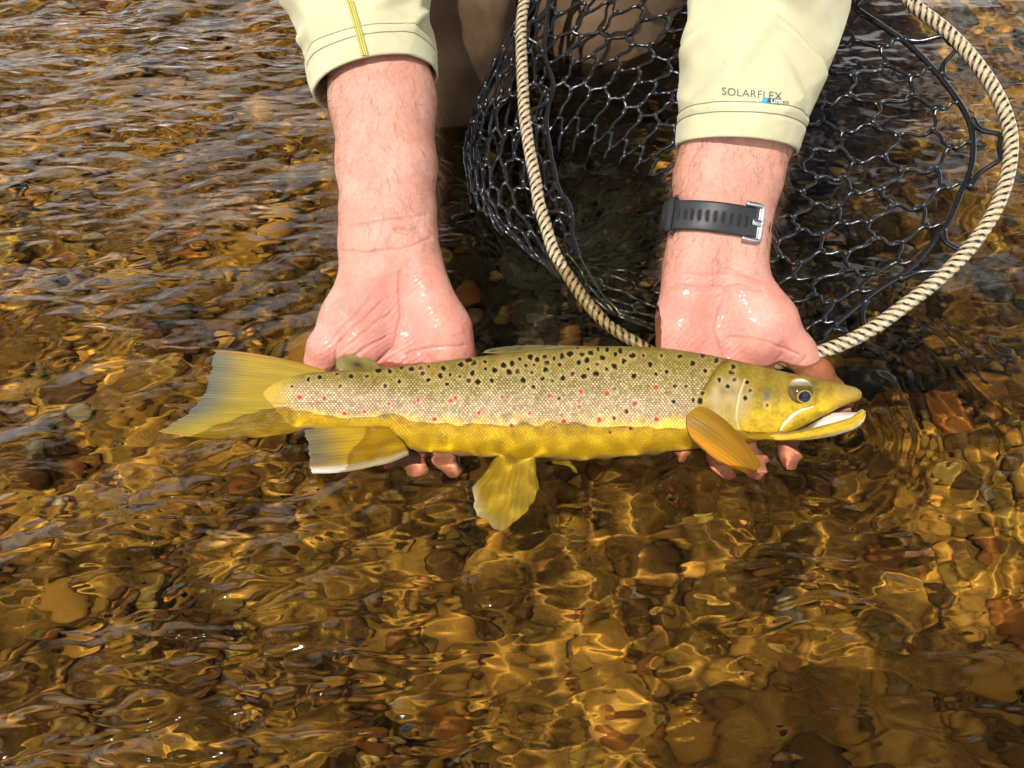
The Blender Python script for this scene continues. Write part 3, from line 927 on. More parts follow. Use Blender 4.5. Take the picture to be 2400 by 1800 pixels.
def relax(V, F, it):
    """a few rounds of Laplacian smoothing"""
    n = len(V)
    E = np.vstack([F[:, [0, 1]], F[:, [1, 2]], F[:, [2, 3]], F[:, [3, 0]]])
    E = np.vstack([E, E[:, ::-1]])
    deg = np.bincount(E[:, 0], minlength=n)
    for _ in range(it):
        V = .5 * V + .5 * np.stack([np.bincount(E[:, 0], V[E[:, 1], q], n) for q in range(3)], 1) / deg[:, None]
    return V
def subdiv(V, F):
    """split every quad in four"""
    n = len(V)
    E = np.sort(np.stack([F, np.roll(F, -1, 1)], -1).reshape(-1, 2), 1)
    U, inv = np.unique(E, axis=0, return_inverse=True)
    inv = inv.reshape(-1, 4)
    fc = n + len(U) + np.arange(len(F))
    V2 = np.vstack([V, V[U].mean(1), V[F].mean(1)])
    q = [np.stack([F[:, k], n + inv[:, k], fc, n + inv[:, (k + 3) % 4]], 1) for k in range(4)]
    return V2, np.vstack(q)
def vnormals(V, F):
    fn = np.cross(V[F[:, 2]] - V[F[:, 0]], V[F[:, 3]] - V[F[:, 1]])
    N = np.zeros_like(V)
    for q in range(4): np.add.at(N, F[:, q], fn)
    return N / (np.linalg.norm(N, axis=1)[:, None] + 1e-12)
X1 = np.array([1.0, 0, 0])

def arm_clay(axis, side, palm, fingers, thumb, thenar, hypo, lo, hi, extra=None):
    """axis: forearm centres (elbow side first) with half width and half thickness; side: +1 thumb towards +x"""
    c = Clay(lo, hi, .0019)
    for (a, wa, ta), (b, wb, tb) in zip(axis[:-1], axis[1:]):
        for q in (-1, 0, 1):
            c.cap(a + X1 * q * (wa - ta), b + X1 * q * (wb - tb), ta, tb, .010)
    wr = axis[-1][0]
    order = [1, .34, -.34, -1] if side > 0 else [-1, -.34, .34, 1]
    for f, q in enumerate(order):
        c.cap(wr + X1 * q * .019, palm[f], .0165, .0128, .014)
        c.cap((wr + X1 * q * .019) * .45 + palm[f] * .55 - np.array([0, .006, .004]), palm[f], .0120, .0120, .012)
    for a, b, ra, rb in thenar: c.cap(a, b, ra, rb, .010)
    for a, b, ra, rb in hypo: c.cap(a, b, ra, rb, .012)
    c.chain([t[0] for t in thumb], [t[1] for t in thumb], .006)
    for f, tip in enumerate(fingers):
        b = palm[f]
        r0 = [.0098, .0102, .0096, .0084][f]
        m1 = b * .55 + tip * .45 + np.array([0, 0, -.010])
        m2 = b * .22 + tip * .78 + np.array([0, 0, -.008])
        c.chain([b, m1, m2, tip], [r0 * 1.12, r0 * 1.02, r0 * .95, r0 * .80], .0035)
    if extra: extra(c)
    V, F = c.mesh()
    return relax(V, F, 3), F

# --- arm on the tail side, palm up, thumb behind the tail
LA = [(at_d(862, -90, .700), .0400, .0300), (at_d(880, 100, .672), .0405, .0300), (at_d(897, 235, .660), .0397, .0295), (at_d(906, 390, .655), .0370, .0260), (at_d(909, 500, .653), .0353, .0230), (at_d(910, 575, .652), .0348, .0210)]
Lpalm = [at_d(832, 822, .650), at_d(893, 834, .647), at_d(960, 840, .646), at_d(1030, 836, .648)]
Ltips = [at_uw(915, 1075, -.046), at_uw(980, 1104, -.046), at_uw(1062, 1098, -.046), at_uw(1122, 1060, -.046)]
Lthumb = [(at_d(800, 760, .640), .0150), (at_d(765, 815, .638), .0138), (at_d(748, 872, .644), .0130), (at_d(752, 925, .656), .0112), (at_d(765, 960, .670), .0095)]
Lthenar = [(at_d(866, 640, .650), at_d(812, 745, .640), .0170, .0205), (at_d(880, 665, .646), at_d(846, 800, .640), .0150, .0200), (at_d(846, 800, .640), at_d(820, 845, .648), .0190, .0140)]
Lhypo = [(at_d(982, 625, .650), at_d(1040, 770, .646), .0155, .0190), (at_d(1040, 770, .646), at_d(1068, 856, .650), .0185, .0175)]
def carve_left(c):
    for pts in ([(934, 628), (938, 680), (936, 740), (928, 800), (905, 850)],):
        for (ax_, ay_), (bx_, by_) in zip(pts[:-1], pts[1:]):
            c.cap(at_d(ax_, ay_, .6255), at_d(bx_, by_, .6255), .0030, .0034, -.006)
LV, LF = arm_clay(LA, -1, Lpalm, Ltips, Lthumb, Lthenar, Lhypo, (-.24, -.10, -.085), (.02, .30, .24), carve_left)
# --- arm on the head side, with the watch
RA = [(at_d(1820, -90, .650), .0470, .0355), (at_d(1770, 120, .648), .0445, .0335), (at_d(1733, 300, .649), .0422, .0310), (at_d(1706, 420, .650), .0395, .0275), (at_d(1688, 530, .652), .0367, .0238), (at_d(1680, 600, .652), .0358, .0215)]
Rpalm = [at_d(1778, 834, .649), at_d(1710, 844, .647), at_d(1645, 844, .646), at_d(1590, 834, .648)]
Rtips = [at_uw(1852, 1080, -.046), at_uw(1768, 1100, -.046), at_uw(1698, 1100, -.046), at_uw(1606, 1064, -.046)]
Rthumb = [(at_d(1815, 755, .640), .0150), (at_d(1865, 825, .643), .0142), (at_d(1905, 885, .648), .0128), (at_d(1935, 940, .658), .0112), (at_d(1945, 975, .668), .0094)]
Rthenar = [(at_d(1736, 655, .648), at_d(1806, 750, .640), .0175, .0205), (at_d(1722, 680, .645), at_d(1770, 800, .641), .0150, .0195)]
Rhypo = [(at_d(1612, 640, .652), at_d(1592, 770, .650), .0165, .0180), (at_d(1592, 770, .647), at_d(1578, 856, .650), .0180, .0172)]
def carve_right(c):
    for pts in ([(1690, 650), (1694, 720), (1715, 790), (1745, 840)],):
        for (ax_, ay_), (bx_, by_) in zip(pts[:-1], pts[1:]):
            c.cap(at_d(ax_, ay_, .6225), at_d(bx_, by_, .6225), .0022, .0026, -.008)
RV, RF = arm_clay(RA, 1, Rpalm, Rtips, Rthumb, Rthenar, Rhypo, (.11, -.10, -.085), (.37, .30, .25), carve_right)

# --- trunk, neck, head and upper arms, above the picture: coarse, joined into the same body
tor = Clay((-.34, .26, -.02), (.55, 1.02, 1.12), .012)
SHL, SHR = np.array([-.10, .66, .60]), np.array([.30, .66, .60])
NK = np.array([.10, .63, .68])
tor.chain([LA[0][0], np.array([-.17, .36, .30]), SHL], [.040, .045, .055], .02)
tor.chain([RA[0][0], np.array([.34, .36, .31]), SHR], [.042, .045, .055], .02)
tor.ell((.10, .74, .45), np.eye(3), (.19, .12, .27), .04)
tor.cap(SHL, SHR, .07, .07, .04)
tor.cap(NK, NK + [0, -.03, .10], .055, .055, .02)
HD = NK + np.array([0, -.06, .20])
tor.ell(HD, np.eye(3), (.078, .095, .118), .02)
tor.ell(HD + [0, -.10, -.02], np.eye(3), (.016, .022, .026), .01)
for q in (-1, 1): tor.ell(HD + [q * .08, 0, -.01], np.eye(3), (.012, .02, .032), .008)
TV, TF = tor.mesh(); TV = relax(TV, TF, 2)

def hand_color(V, palm_c, palm_px):
    x, y = proj(V)
    c = np.broadcast_to(L(.52, .250, .175), (len(V), 3)) * (1 + .07 * vnoise(V, 70, 3) + .08 * vnoise(V, 190, 4) + .05 * vnoise(V, 480, 5))[:, None]
    red = smooth01(560, 700, y)
    c = mixv(c, np.broadcast_to(L(.60, .185, .145), c.shape), red * (.55 + .35 * vnoise(V, 95, 8)).clip(0, 1))
    pale = smooth01(.15, .7, vnoise(V, 60, 11)) * .35
    c = mixv(c, np.broadcast_to(L(.66, .42, .33), c.shape), pale)
    for (cx, cy_, r) in palm_px:
        c = mixv(c, np.broadcast_to(L(.60, .19, .15), c.shape), .5 * np.exp(-(((x - cx) / r) ** 2 + ((y - cy_) / r) ** 2)))
    c = mixv(c, np.broadcast_to(L(.74, .30, .25), c.shape), smooth01(990, 1040, y))
    return np.c_[c, smooth01(620, 800, y)]              # fourth channel: how wet the skin is
def creases(V, F, lines):
    """fold lines and fine wrinkles pressed into the skin"""
    N = vnormals(V, F)
    x, y = proj(V)
    face = smooth01(.1, .4, N @ (-DV))
    d = np.zeros(len(V))
    for pts, wd, dep in lines:
        d += 1.35 * dep * np.exp(-(polydist(x + 3 * vnoise(V, 120, 31), y + 3 * vnoise(V, 120, 32), pts) / (wd * .72)) ** 2)
    d += .00026 * vnoise(V, 160, 21) + .00016 * vnoise(V, 420, 22)
    hand = smooth01(600, 680, y)
    q = (x * .62 + y * .78) / 9 + 1.2 * vnoise(V, 60, 33)
    d += hand * .00016 * np.sin(q * 2 * math.pi / 1.3) * smooth01(-.2, .5, vnoise(V, 50, 34))
    return V - N * (d * face)[:, None]
Ll = [([(935, 640), (940, 690), (938, 750), (925, 810), (885, 850)], 5, .0012), ([(800, 588), (880, 592), (960, 578), (1012, 560)], 5, .0008),
      ([(820, 530), (900, 520), (1000, 505)], 5, .0006), ([(955, 830), (1010, 815), (1085, 812)], 5, .0007), ([(792, 805), (830, 768), (900, 705)], 4, .0009),
      ([(800, 822), (850, 782), (915, 735)], 4, .0008), ([(785, 790), (822, 748), (870, 700)], 4, .0006), ([(812, 845), (860, 815), (905, 790)], 5, .0010), ([(788, 870), (790, 815), (800, 795)], 5, .0009), ([(930, 540), (960, 545), (985, 540)], 8, .0008)]
Rl = [([(1700, 632), (1740, 640), (1785, 660)], 5, .0007), ([(1580, 670), (1650, 676), (1735, 672), (1788, 682)], 6, .0007), ([(1690, 720), (1678, 770), (1700, 830)], 7, .0010), ([(1710, 790), (1790, 800), (1870, 830)], 5, .0006), ([(1860, 865), (1880, 850), (1890, 835)], 5, .0007), ([(1575, 640), (1660, 648), (1740, 640)], 5, .0004)]
LV, LF = subdiv(LV, LF); RV, RF = subdiv(RV, RF)
LV = creases(relax(LV, LF, 2), LF, Ll); RV = creases(relax(RV, RF, 2), RF, Rl)
CL = hand_color(LV, 0, [(905, 840, 60), (840, 830, 50), (1000, 640, 40)])
CR = hand_color(RV, 0, [(1690, 780, 70), (1600, 700, 40), (1640, 820, 60)])
Vp, Fp, Cp = join([(LV, LF, CL), (RV, RF, CR), (TV, TF, np.broadcast_to(L(.56, .30, .22, 0.0), (len(TV), 4)))])
def skin_nodes(n, b):
    v = coord(n)
    a = [x for x in n.nodes if x.type == 'ATTRIBUTE'][0]
    f = noise(n, v, 420, 5, .7)
    c = mixc(n, .55, a.outputs['Color'], ramp(n, f, [(.32, (.40, .14, .10)), (.5, (.56, .24, .175)), (.7, (.68, .36, .28))]), 'MIX')
    c = mixc(n, .45, c, a.outputs['Color'])
    n.links.new(c, b.inputs['Base Color'])
    rr_ = n.nodes.new('ShaderNodeMapRange'); rr_.inputs['To Min'].default_value = .36; rr_.inputs['To Max'].default_value = .60
    n.links.new(noise(n, v, 140, 3), rr_.inputs[0]); n.links.new(rr_.outputs[0], b.inputs['Roughness'])
    wt = node(n, 'ShaderNodeMath', operation='MULTIPLY'); n.links.new(a.outputs['Alpha'], wt.inputs[0])
    wn = node(n, 'ShaderNodeMapRange'); wn.inputs['From Min'].default_value = .45; wn.inputs['From Max'].default_value = .62
    n.links.new(noise(n, v, 230, 4, .6), wn.inputs[0]); n.links.new(wn.outputs[0], wt.inputs[1])
    n.links.new(wt.outputs[0], b.inputs['Coat Weight'])
    b.inputs['Subsurface Weight'].default_value = .12
    b.inputs['Subsurface Radius'].default_value = (.006, .002, .001)
    b.inputs['Subsurface Scale'].default_value = .6 * UNIT
    bump(n, b, noise(n, v, 700, 5, .75), .42, .0008)
M_SKIN = mat('skin', rough=.45, spec=.4, attr=True, build=skin_nodes)
person = empty('person', (.1, .45, -.2))
tag(person, 'crouching angler in pale sun shirt and brown waders holding the trout in both hands', 'person')
obj('body', mkmesh('angler_body', Vp, Fp, color=Cp), M_SKIN, person)

# --- arm hair
def hairs(V, F, ymin, ymax, count, seed, wrist_dir):
    rg = np.random.default_rng(seed)
    N = vnormals(V, F)
    x, y = proj(V)
    ok = np.where((y > ymin) & (y < ymax))[0]
    face = N[ok] @ (-DV)
    wgt = np.clip(1.15 - face, .25, 2) * smooth01(ymax, ymax - 120, y[ok]) ** .6
    pick = rg.choice(ok, count, p=wgt / wgt.sum())
    out, nv = [], 0
    Vh, Fh = [], []
    for p in pick:
        n = N[p]; L_ = rg.uniform(.006, .015)
        side = np.array([rg.normal(0, .35), rg.normal(0, .25), rg.normal(0, .25)])
        d0 = n * rg.uniform(.25, .7) + wrist_dir * .8 + side
        d0 /= np.linalg.norm(d0)
        cur = np.array([rg.normal(0, .5), rg.normal(0, .5), rg.normal(-.2, .4)])
        s = np.linspace(0, 1, 5)[:, None]
        P = V[p] + L_ * (s * d0 + s * s * .35 * cur) + n * 2e-4
        v, f = tube(P, np.linspace(8.5e-5, 4e-5, 5), 4)
        Vh.append(v); Fh.append(f + nv); nv += len(v)
    return np.vstack(Vh), np.vstack(Fh)
wl = LA[-1][0] - LA[1][0]; wl /= np.linalg.norm(wl)
wr_ = RA[-1][0] - RA[1][0]; wr_ /= np.linalg.norm(wr_)
H1, H2 = hairs(LV, LF, 150, 600, 3800, 1, wl), hairs(RV, RF, 320, 700, 2600, 2, wr_)
Vh, Fh = join([H1, H2])
tag(obj('arm_hair', mkmesh('arm_hair', Vh, Fh), mat('arm hair', (.13, .065, .03), .4), person), 'fine brown arm hair', kind='stuff')

# --- shirt sleeves
def shirt_nodes(n, b):
    v = coord(n)
    f = noise(n, v, 34, 5, .6)
    c = ramp(n, f, [(.35, (.47, .435, .265)), (.55, (.515, .48, .30)), (.75, (.545, .51, .335))])
    spot = ramp(n, noise(n, v, 130, 3, .5), [(.70, (0, 0, 0)), (.745, (1, 1, 1))])
    c = mixc(n, spot, c, (.46, .41, .22))
    n.links.new(c, b.inputs['Base Color'])
    b.inputs['Sheen Weight'].default_value = .15
    wv = node(n, 'ShaderNodeTexWave', Scale=900.0, Distortion=.6); n.links.new(v, wv.inputs[0])
    bump(n, b, wv.outputs[1], .10, .0003)
M_SHIRT = mat('pale sun shirt fabric', rough=.8, spec=.2, build=shirt_nodes)
def sleeve(cent, half, thick, tilt, seed, folds):
    """rings down to the cuff; s = 0 at the upper end, 1 at the cuff"""
    Cn = catmull(cent, 130)
    s = np.linspace(0, 1, 130)
    T = np.gradient(Cn, axis=0); T /= np.linalg.norm(T, axis=1)[:, None]
    length = np.linalg.norm(np.diff(Cn, axis=0), axis=1).sum()
    nth = 150
    th = np.linspace(0, 2 * math.pi, nth, endpoint=False)
    rows = []
    for k in range(130):
        tl = np.interp(s[k], [0, .6, 1], [0, .6 * tilt, tilt])
        a1 = X1 + UV * tl
        a2 = np.cross(a1, T[k]); a2 /= np.linalg.norm(a2)
        if a2 @ DV > 0: a2 = -a2
        hw, ht = np.interp(s[k], half[0], half[1]), np.interp(s[k], thick[0], thick[1])
        rows.append(Cn[k] + hw * np.cos(th)[:, None] * a1 + ht * np.sin(th)[:, None] * a2)
    S = np.array(rows)
    N = S - Cn[:, None]; N /= np.linalg.norm(N, axis=2)[..., None]
    tg, sg = np.meshgrid(th, s)
    fall = smooth01(1.0, .80, sg)
    d = np.zeros_like(sg)
    for (a0, s0, slope, wid, amp, ln) in folds:       # creases: angle, position, slope, width, height, length
        q = (sg - s0) - slope * (tg - a0)
        along = (tg - a0) + slope * (sg - s0)
        d += 1.9 * amp * np.exp(-(q / wid) ** 2) * np.exp(-(along / ln) ** 2)
    PN = np.c_[np.cos(tg).ravel() * .045, np.sin(tg).ravel() * .045, sg.ravel() * length]
    PD = PN * [1, 1, .55] + np.c_[PN[:, 2:] * .5, PN[:, 2:] * -.3, 0 * PN[:, 2:]]
    d = d + (.0040 * (1 - 2 * np.abs(vnoise(PD, 26, seed))) + .0012 * vnoise(PN, 75, seed + 1)).reshape(d.shape)
    d = np.where(d < 0, d * .45, d)
    d *= .22 + .78 * fall
    hem = length * (1 - sg)
    d += .0009 * smooth01(.0258, .0235, hem) * (1 - .5 * np.exp(-((hem - .0180) / .0012) ** 2))
    d -= .0009 * np.exp(-((hem - .0248) / .0012) ** 2) + .0008 * np.exp(-((hem - .0180) / .0011) ** 2)
    d += .0003 * vnoise(PN, 300, seed + 2).reshape(d.shape) * smooth01(.036, .02, hem)
    S = S + N * d[..., None]
    lip = S[-1] - N[-1] * .0016 + T[-1] * .0004
    ins = [lip - N[-1] * .0006 - T[-1] * q for q in (.004, .02, .04)]
    S2 = np.concatenate([S, lip[None], np.array(ins)])
    return S2, S, N, length, nth
def sleeve_line(S, N, length, hem, nth, th0, th1, n, lift):
    """points on the sleeve at a distance from the cuff between two angles"""
    k = np.clip((1 - hem / length) * (len(S) - 1), 0, len(S) - 1.001)
    i = int(k); f = k - i
    t = np.linspace(th0, th1, n) / (2 * math.pi) * nth
    j = np.floor(t).astype(int); g = (t - j)[:, None]
    row = S[i] * (1 - f) + S[i + 1] * f
    return row[j % nth] * (1 - g) + row[(j + 1) % nth] * g + N[i][j % nth] * lift
def stitch(lines, parent, m, r=.00035):
    """running stitches: short dashes along each line"""
    for P in lines:
        parts = []
        s = np.r_[0, np.cumsum(np.linalg.norm(np.diff(P, axis=0), axis=1))]
        n = int(s[-1] / .0022)
        for q in range(n):
            u0 = np.linspace(q * .0022, q * .0022 + .0019, 3)
            parts.append(tube(np.stack([np.interp(u0, s, P[:, a]) for a in range(3)], 1), r, 6))
        V, F = join(parts)
        obj('hem_stitching', mkmesh('hem_stitching', V, F), m, parent)
M_ST = mat('olive thread', (.24, .23, .14), .7)
M_STY = mat('yellow green thread', (.50, .43, .11), .6)
S2, S, N, ln, nth = sleeve([at_d(790, -260, .710), at_d(815, -120, .690), at_d(836, 0, .676), at_d(862, 110, .667), at_d(881, 200, .661)],
    ([0, .3, .57, .8, 1], [.068, .061, .0560, .0500, .0465]), ([0, .4, .8, 1], [.056, .048, .042, .040]), .23, 31,
    [(1.2, .62, .10, .035, .0045, .5), (.9, .75, .12, .030, .0035, .45), (.6, .58, .16, .035, .0045, .4), (2.4, .66, -.05, .04, .004, .5), (2.7, .80, -.06, .03, .003, .4), (.45, .80, .20, .025, .003, .35), (1.9, .5, .1, .04, .004, .5)])
n2 = S2.shape[0]
sl = obj('shirt_sleeve', mkmesh('shirt_sleeve', S2.reshape(-1, 3), gridfaces(n2, nth, True)), M_SHIRT, person)
stitch([sleeve_line(S, N, ln, h, nth, .02, math.pi * 1.05, 160, .0003) for h in (.0180, .0248)], sl, M_ST)
# raised seam down the sleeve, two zig-zag rows
def seam_path(S, N, ln, nth, pts, lift):
    out = []
    for hem, ang in pts:
        out.append(sleeve_line(S, N, ln, hem, nth, ang, ang + .001, 2, lift)[0])
    return np.array(out)
sp = [(max(h, .0003), 1.565 + .10 * math.sin(h * 12)) for h in np.linspace(0, .155, 150)]
base_l = seam_path(S, N, ln, nth, sp, .0004)
wd = []
rowsz = []
for q in (-1, 0, 1):
    Pz = base_l + X1 * (q * .0017) + np.c_[np.tile([.0006, -.0006], 75), np.zeros(150), np.zeros(150)] * (1 if q else 0)
    rowsz.append(tube(Pz + np.array([0, -.0002, .0004]), .0008, 6))
Vz, Fz = join(rowsz)
obj('seam', mkmesh('seam', Vz, Fz), M_STY, sl)
S2, S, N, ln, nth = sleeve([at_d(1850, -260, .655), at_d(1828, -120, .648), at_d(1800, 0, .644), at_d(1762, 190, .645), at_d(1727, 350, .649)],
    ([0, .25, .43, .74, 1], [.074, .064, .0590, .0515, .0445]), ([0, .4, .8, 1], [.052, .048, .0455, .0425]), -.085, 51,
    [(1.3, .62, -.13, .030, -.0050, .75), (1.0, .70, -.16, .025, .0035, .6), (.9, .80, -.20, .028, -.0045, .5), (2.6, .82, .10, .03, -.0028, .35), (1.6, .5, -.12, .04, .004, .7), (.45, .74, -.18, .03, -.004, .4), (2.9, .66, .1, .04, .004, .4)])
sr = obj('shirt_sleeve', mkmesh('shirt_sleeve', S2.reshape(-1, 3), gridfaces(n2, nth, True)), M_SHIRT, person)
stitch([sleeve_line(S, N, ln, h, nth, .02, math.pi * 1.05, 160, .0003) for h in (.0180, .0248)], sr, M_ST)
# lettering printed on the sleeve
deps = bpy.context.evaluated_depsgraph_get()
bvh = BVHTree.FromPolygons([Vector(v) for v in S.reshape(-1, 3)], [tuple(f) for f in gridfaces(S.shape[0], nth, True).tolist()])
def on_sleeve(px, py, lift):
    d = Vector(ray(px, py)).normalized()
    p, nn, i_, _ = bvh.ray_cast(Vector(CAM), d)
    if nn.dot(d) > 0: nn = -nn
    return np.array(p + nn * lift)
def print_text(name, text, org, right, up, size, m, lift, parent, extr=0, space=1.0, wx=1.0):
    cu = bpy.data.curves.new(name, 'FONT'); cu.body = text; cu.size = 1; cu.space_character = space; cu.offset = extr
    cu.resolution_u = 6
    to = bpy.data.objects.new(name, cu); col.objects.link(to)
    bpy.context.view_layer.update()
    me = bpy.data.meshes.new_from_object(to.evaluated_get(bpy.context.evaluated_depsgraph_get()))
    col.objects.unlink(to); bpy.data.objects.remove(to)
    bm = bmesh.new(); bm.from_mesh(me)
    bmesh.ops.triangulate(bm, faces=bm.faces[:])
    bmesh.ops.subdivide_edges(bm, edges=[e for e in bm.edges if e.calc_length() > .12], cuts=2, use_grid_fill=False)
    bmesh.ops.triangulate(bm, faces=bm.faces[:])
    for v in bm.verts:
        px = org[0] + size * (v.co.x * wx * right[0] + v.co.y * up[0])
        py = org[1] + size * (v.co.x * wx * right[1] + v.co.y * up[1])
        v.co = on_sleeve(px, py, lift)
    bm.to_mesh(me); bm.free()
    return obj(name, me, m, parent)
M_PRINT = mat('dark grey print', (.075, .075, .072), .6)
rt = np.array([158.0, 14.5]); rt /= np.linalg.norm(rt)
print_text('sleeve_lettering', 'SOLARFLEX', (1691, 222), rt, (.03, -1), 25.5, M_PRINT, .0005, sr, 0, 1.06, 1.02)
def decal(name, quad, m, lift, nu=10):
    q = [np.array(p, float) for p in quad]
    g = []
    for b_ in np.linspace(0, 1, 5):
        for a_ in np.linspace(0, 1, nu):
            p = q[0] * (1 - a_) * (1 - b_) + q[1] * a_ * (1 - b_) + q[2] * a_ * b_ + q[3] * (1 - a_) * b_
            g.append(on_sleeve(p[0], p[1], lift))
    return obj(name, mkmesh(name, np.array(g), gridfaces(5, nu)), m, sr)
decal('logo_patch', [(1788, 1e0 * 1008.5 - 780), (1832, 1012.5 - 780), (1828, 1026.5 - 780), (1784, 1021 - 780)], mat('dark blue grey print', (.045, .055, .07), .6), .0004)
decal('logo_flash', [(1788, 228.5), (1800, 229.6), (1796, 242.5), (1784, 241)], mat('blue print', (.04, .30, .68), .5), .0006)
print_text('logo_lettering', 'UPF', (1805, 242.3), rt, (.12, -1), 14.5, mat('white print', (.75, .75, .74), .6), .0008, sr, .012, 1.0, 1.05)
print_text('logo_lettering', '50', (1832, 247), rt, (.12, -1), 15.5, M_PRINT, .0005, sr, .006, 1.0, 1.0)

# --- shirt on the trunk (above the picture)
ts = Clay((-.36, .12, -.02), (.58, 1.02, .80), .013)
ts.chain([at_d(800, -215, .705), np.array([-.17, .36, .30]), SHL], [.066, .066, .075], .03)
ts.chain([at_d(1842, -215, .652), np.array([.34, .36, .31]), SHR], [.070, .068, .075], .03)
ts.ell((.10, .74, .45), np.eye(3), (.205, .135, .285), .04)
ts.cap(SHL, SHR, .083, .083, .04)
Vt, Ft = ts.mesh()
obj('shirt', mkmesh('shirt', relax(Vt, Ft, 2), Ft), M_SHIRT, person)

capa = Clay(HD - [.13, .24, .02], HD + [.13, .15, .16], .008)
capa.ell(HD + [0, .01, .05], np.eye(3), (.090, .106, .082), .01)
capa.ell(HD + [0, -.11, .04], np.eye(3), (.075, .085, .010), .01)
Vk, Fk = capa.mesh()
obj('cap', mkmesh('cap', relax(Vk, Fk, 2), Fk), mat('tan cap', (.30, .24, .15), .8), person)
# --- waders
wdr = Clay((-.30, .22, -.26), (.45, 1.05, .40), .0055)
k1, k2 = at_d(985, 120, .865), at_d(1385, 60, .955)
wdr.chain([k1 + [0, .0, .01], np.array([-.06, .62, .16]), np.array([.03, .80, .22])], [.092, .097, .115], .02)
wdr.cap(k1 + [.012, -.016, -.03], k1 + [.000, -.01, -.10], .072, .050, .03)
wdr.chain([k1 + [0, .01, -.04], k1 + [.0, .15, -.14], k1 + [.0, .30, -.20]], [.066, .058, .052], .02)
wdr.chain([k2 + [0, .0, .0], np.array([.22, .68, .16]), np.array([.15, .82, .22])], [.078, .092, .115], .02)
wdr.chain([k2 + [0, .01, -.03], k2 + [.0, .14, -.14], k2 + [.0, .28, -.22]], [.066, .058, .052], .02)
wdr.ell((.10, .82, .24), np.eye(3), (.20, .14, .16), .05)
Vw, Fw = wdr.mesh(); Vw = relax(Vw, Fw, 3)
Nw = vnormals(Vw, Fw)
Vw = Vw + Nw * (.0060 * vnoise(Vw, 17, 3) + .0034 * vnoise(Vw * [1, 1.6, .7], 46, 4) + .0006 * vnoise(Vw, 160, 5))[:, None]
def wader_nodes(n, b):
    v = coord(n)
    c = ramp(n, noise(n, v, 9, 5, .6), [(.35, (.065, .037, .019)), (.55, (.13, .080, .043)), (.72, (.20, .132, .078))])
    n.links.new(c, b.inputs['Base Color'])
    mr = n.nodes.new('ShaderNodeMapRange'); mr.inputs['To Min'].default_value = .55; mr.inputs['To Max'].default_value = .9
    n.links.new(noise(n, v, 14, 3), mr.inputs[0]); n.links.new(mr.outputs[0], b.inputs['Roughness'])
    wv = node(n, 'ShaderNodeTexNoise', Scale=1200.0, Detail=2.0); n.links.new(v, wv.inputs[0])
    bump(n, b, wv.outputs[0], .25, .0005)
obj('waders', mkmesh('waders', Vw, Fw), mat('wet brown wader fabric', rough=.7, spec=.2, build=wader_nodes), person)

# ================================================================ landing net
HA, HB, HR = at_z(1922, 824, 0), at_z(1296, 588, 0), at_d(2369, 347, .662)
hn = np.cross(HB - HA, HR - HA); hn /= np.linalg.norm(hn)
if hn @ DV < 0: hn = -hn
def on_hoop(px, py, back=0.0):
    r = ray(px, py)
    return CAM + r * (((HA + hn * back - CAM) @ hn) / (r @ hn))
def on_hoop_uw(px, py, back=0.0):
    """the same plane, seen through the water"""
    zs = np.linspace(-.001, -.14, 140)
    P = np.array([at_uw(px, py, z) for z in zs])
    return P[np.argmin(np.abs((P - HA - hn * back) @ hn))]
hoop_px = [(2139, 11), (2204, 60), (2269, 125), (2328, 206), (2361, 282), (2370, 347), (2356, 434), (2323, 510), (2269, 586), (2204, 651), (2128, 710), (2052, 766), (1981, 804), (1930, 822)]
hoop_l = [(1296, 588), (1281, 534), (1263, 480), (1257, 433), (1242, 358), (1229, 268), (1226, 209), (1223, 149), (1221, 60), (1229, 0), (1245, -90)]
hoop_top = [(1330, -230), (1520, -330), (1760, -320), (1960, -210), (2070, -80)]
pts = [on_hoop(*p) for p in hoop_px]
A2 = pts[-1] + (pts[-1] - pts[-2]) * .9
lw = [on_hoop_uw(*p) for p in [(1445, 776), (1407, 745), (1368, 700), (1330, 645)]]
mid = (A2 + lw[0]) / 2 + (A2 + lw[0] - 2 * (HR + on_hoop(1229, 100)) / 2) * .06
pts += [A2, mid] + lw + [on_hoop(*p) for p in hoop_l] + [on_hoop(*p) for p in hoop_top]
HP = catmull(pts, 3000, closed=True)
k = np.exp(-.5 * (np.arange(-40, 41) / 16) ** 2); k /= k.sum()
HP = np.stack([np.convolve(np.r_[HP[-40:, q], HP[:, q], HP[:40, q]], k, 'valid') for q in range(3)], 1)
HRAD = .0055
Vh, Fh = tube(HP, HRAD, 40, closed=True)
s_ = np.r_[0, np.cumsum(np.linalg.norm(np.diff(HP, axis=0), axis=1))]
sg, ag = np.meshgrid(s_, np.linspace(0, 1, 40, endpoint=False), indexing='ij')
ph = sg / .0066 - ag * 4.0
ph = ph + .10 * vnoise(np.c_[sg.ravel() * 900, ag.ravel() * 9], 1, 3).reshape(ph.shape)
band = np.abs((ph % 1) - .5) * 2
st = smooth01(.50, .62, band).ravel()
weave = .85 + .15 * np.sign(np.sin(sg.ravel() / .0009))
Chp = mixv(np.broadcast_to(L(.54, .42, .25), (st.size, 3)) * (1 + .14 * vnoise(np.c_[sg.ravel() * 700, ag.ravel() * 12], 1, 5))[:, None], np.broadcast_to(L(.018, .018, .020), (st.size, 3)), st * weave)
net = empty('landing_net', tuple(HA))
tag(net, 'landing net with black and tan striped hoop and black rubber mesh bag', 'net')
M_HOOP = mat('lacquered striped hoop', rough=.22, spec=.5, coat=.7, attr=True)
obj('hoop', mkmesh('hoop', Vh, Fh, color=np.clip(Chp, 0, 1)), M_HOOP, net)
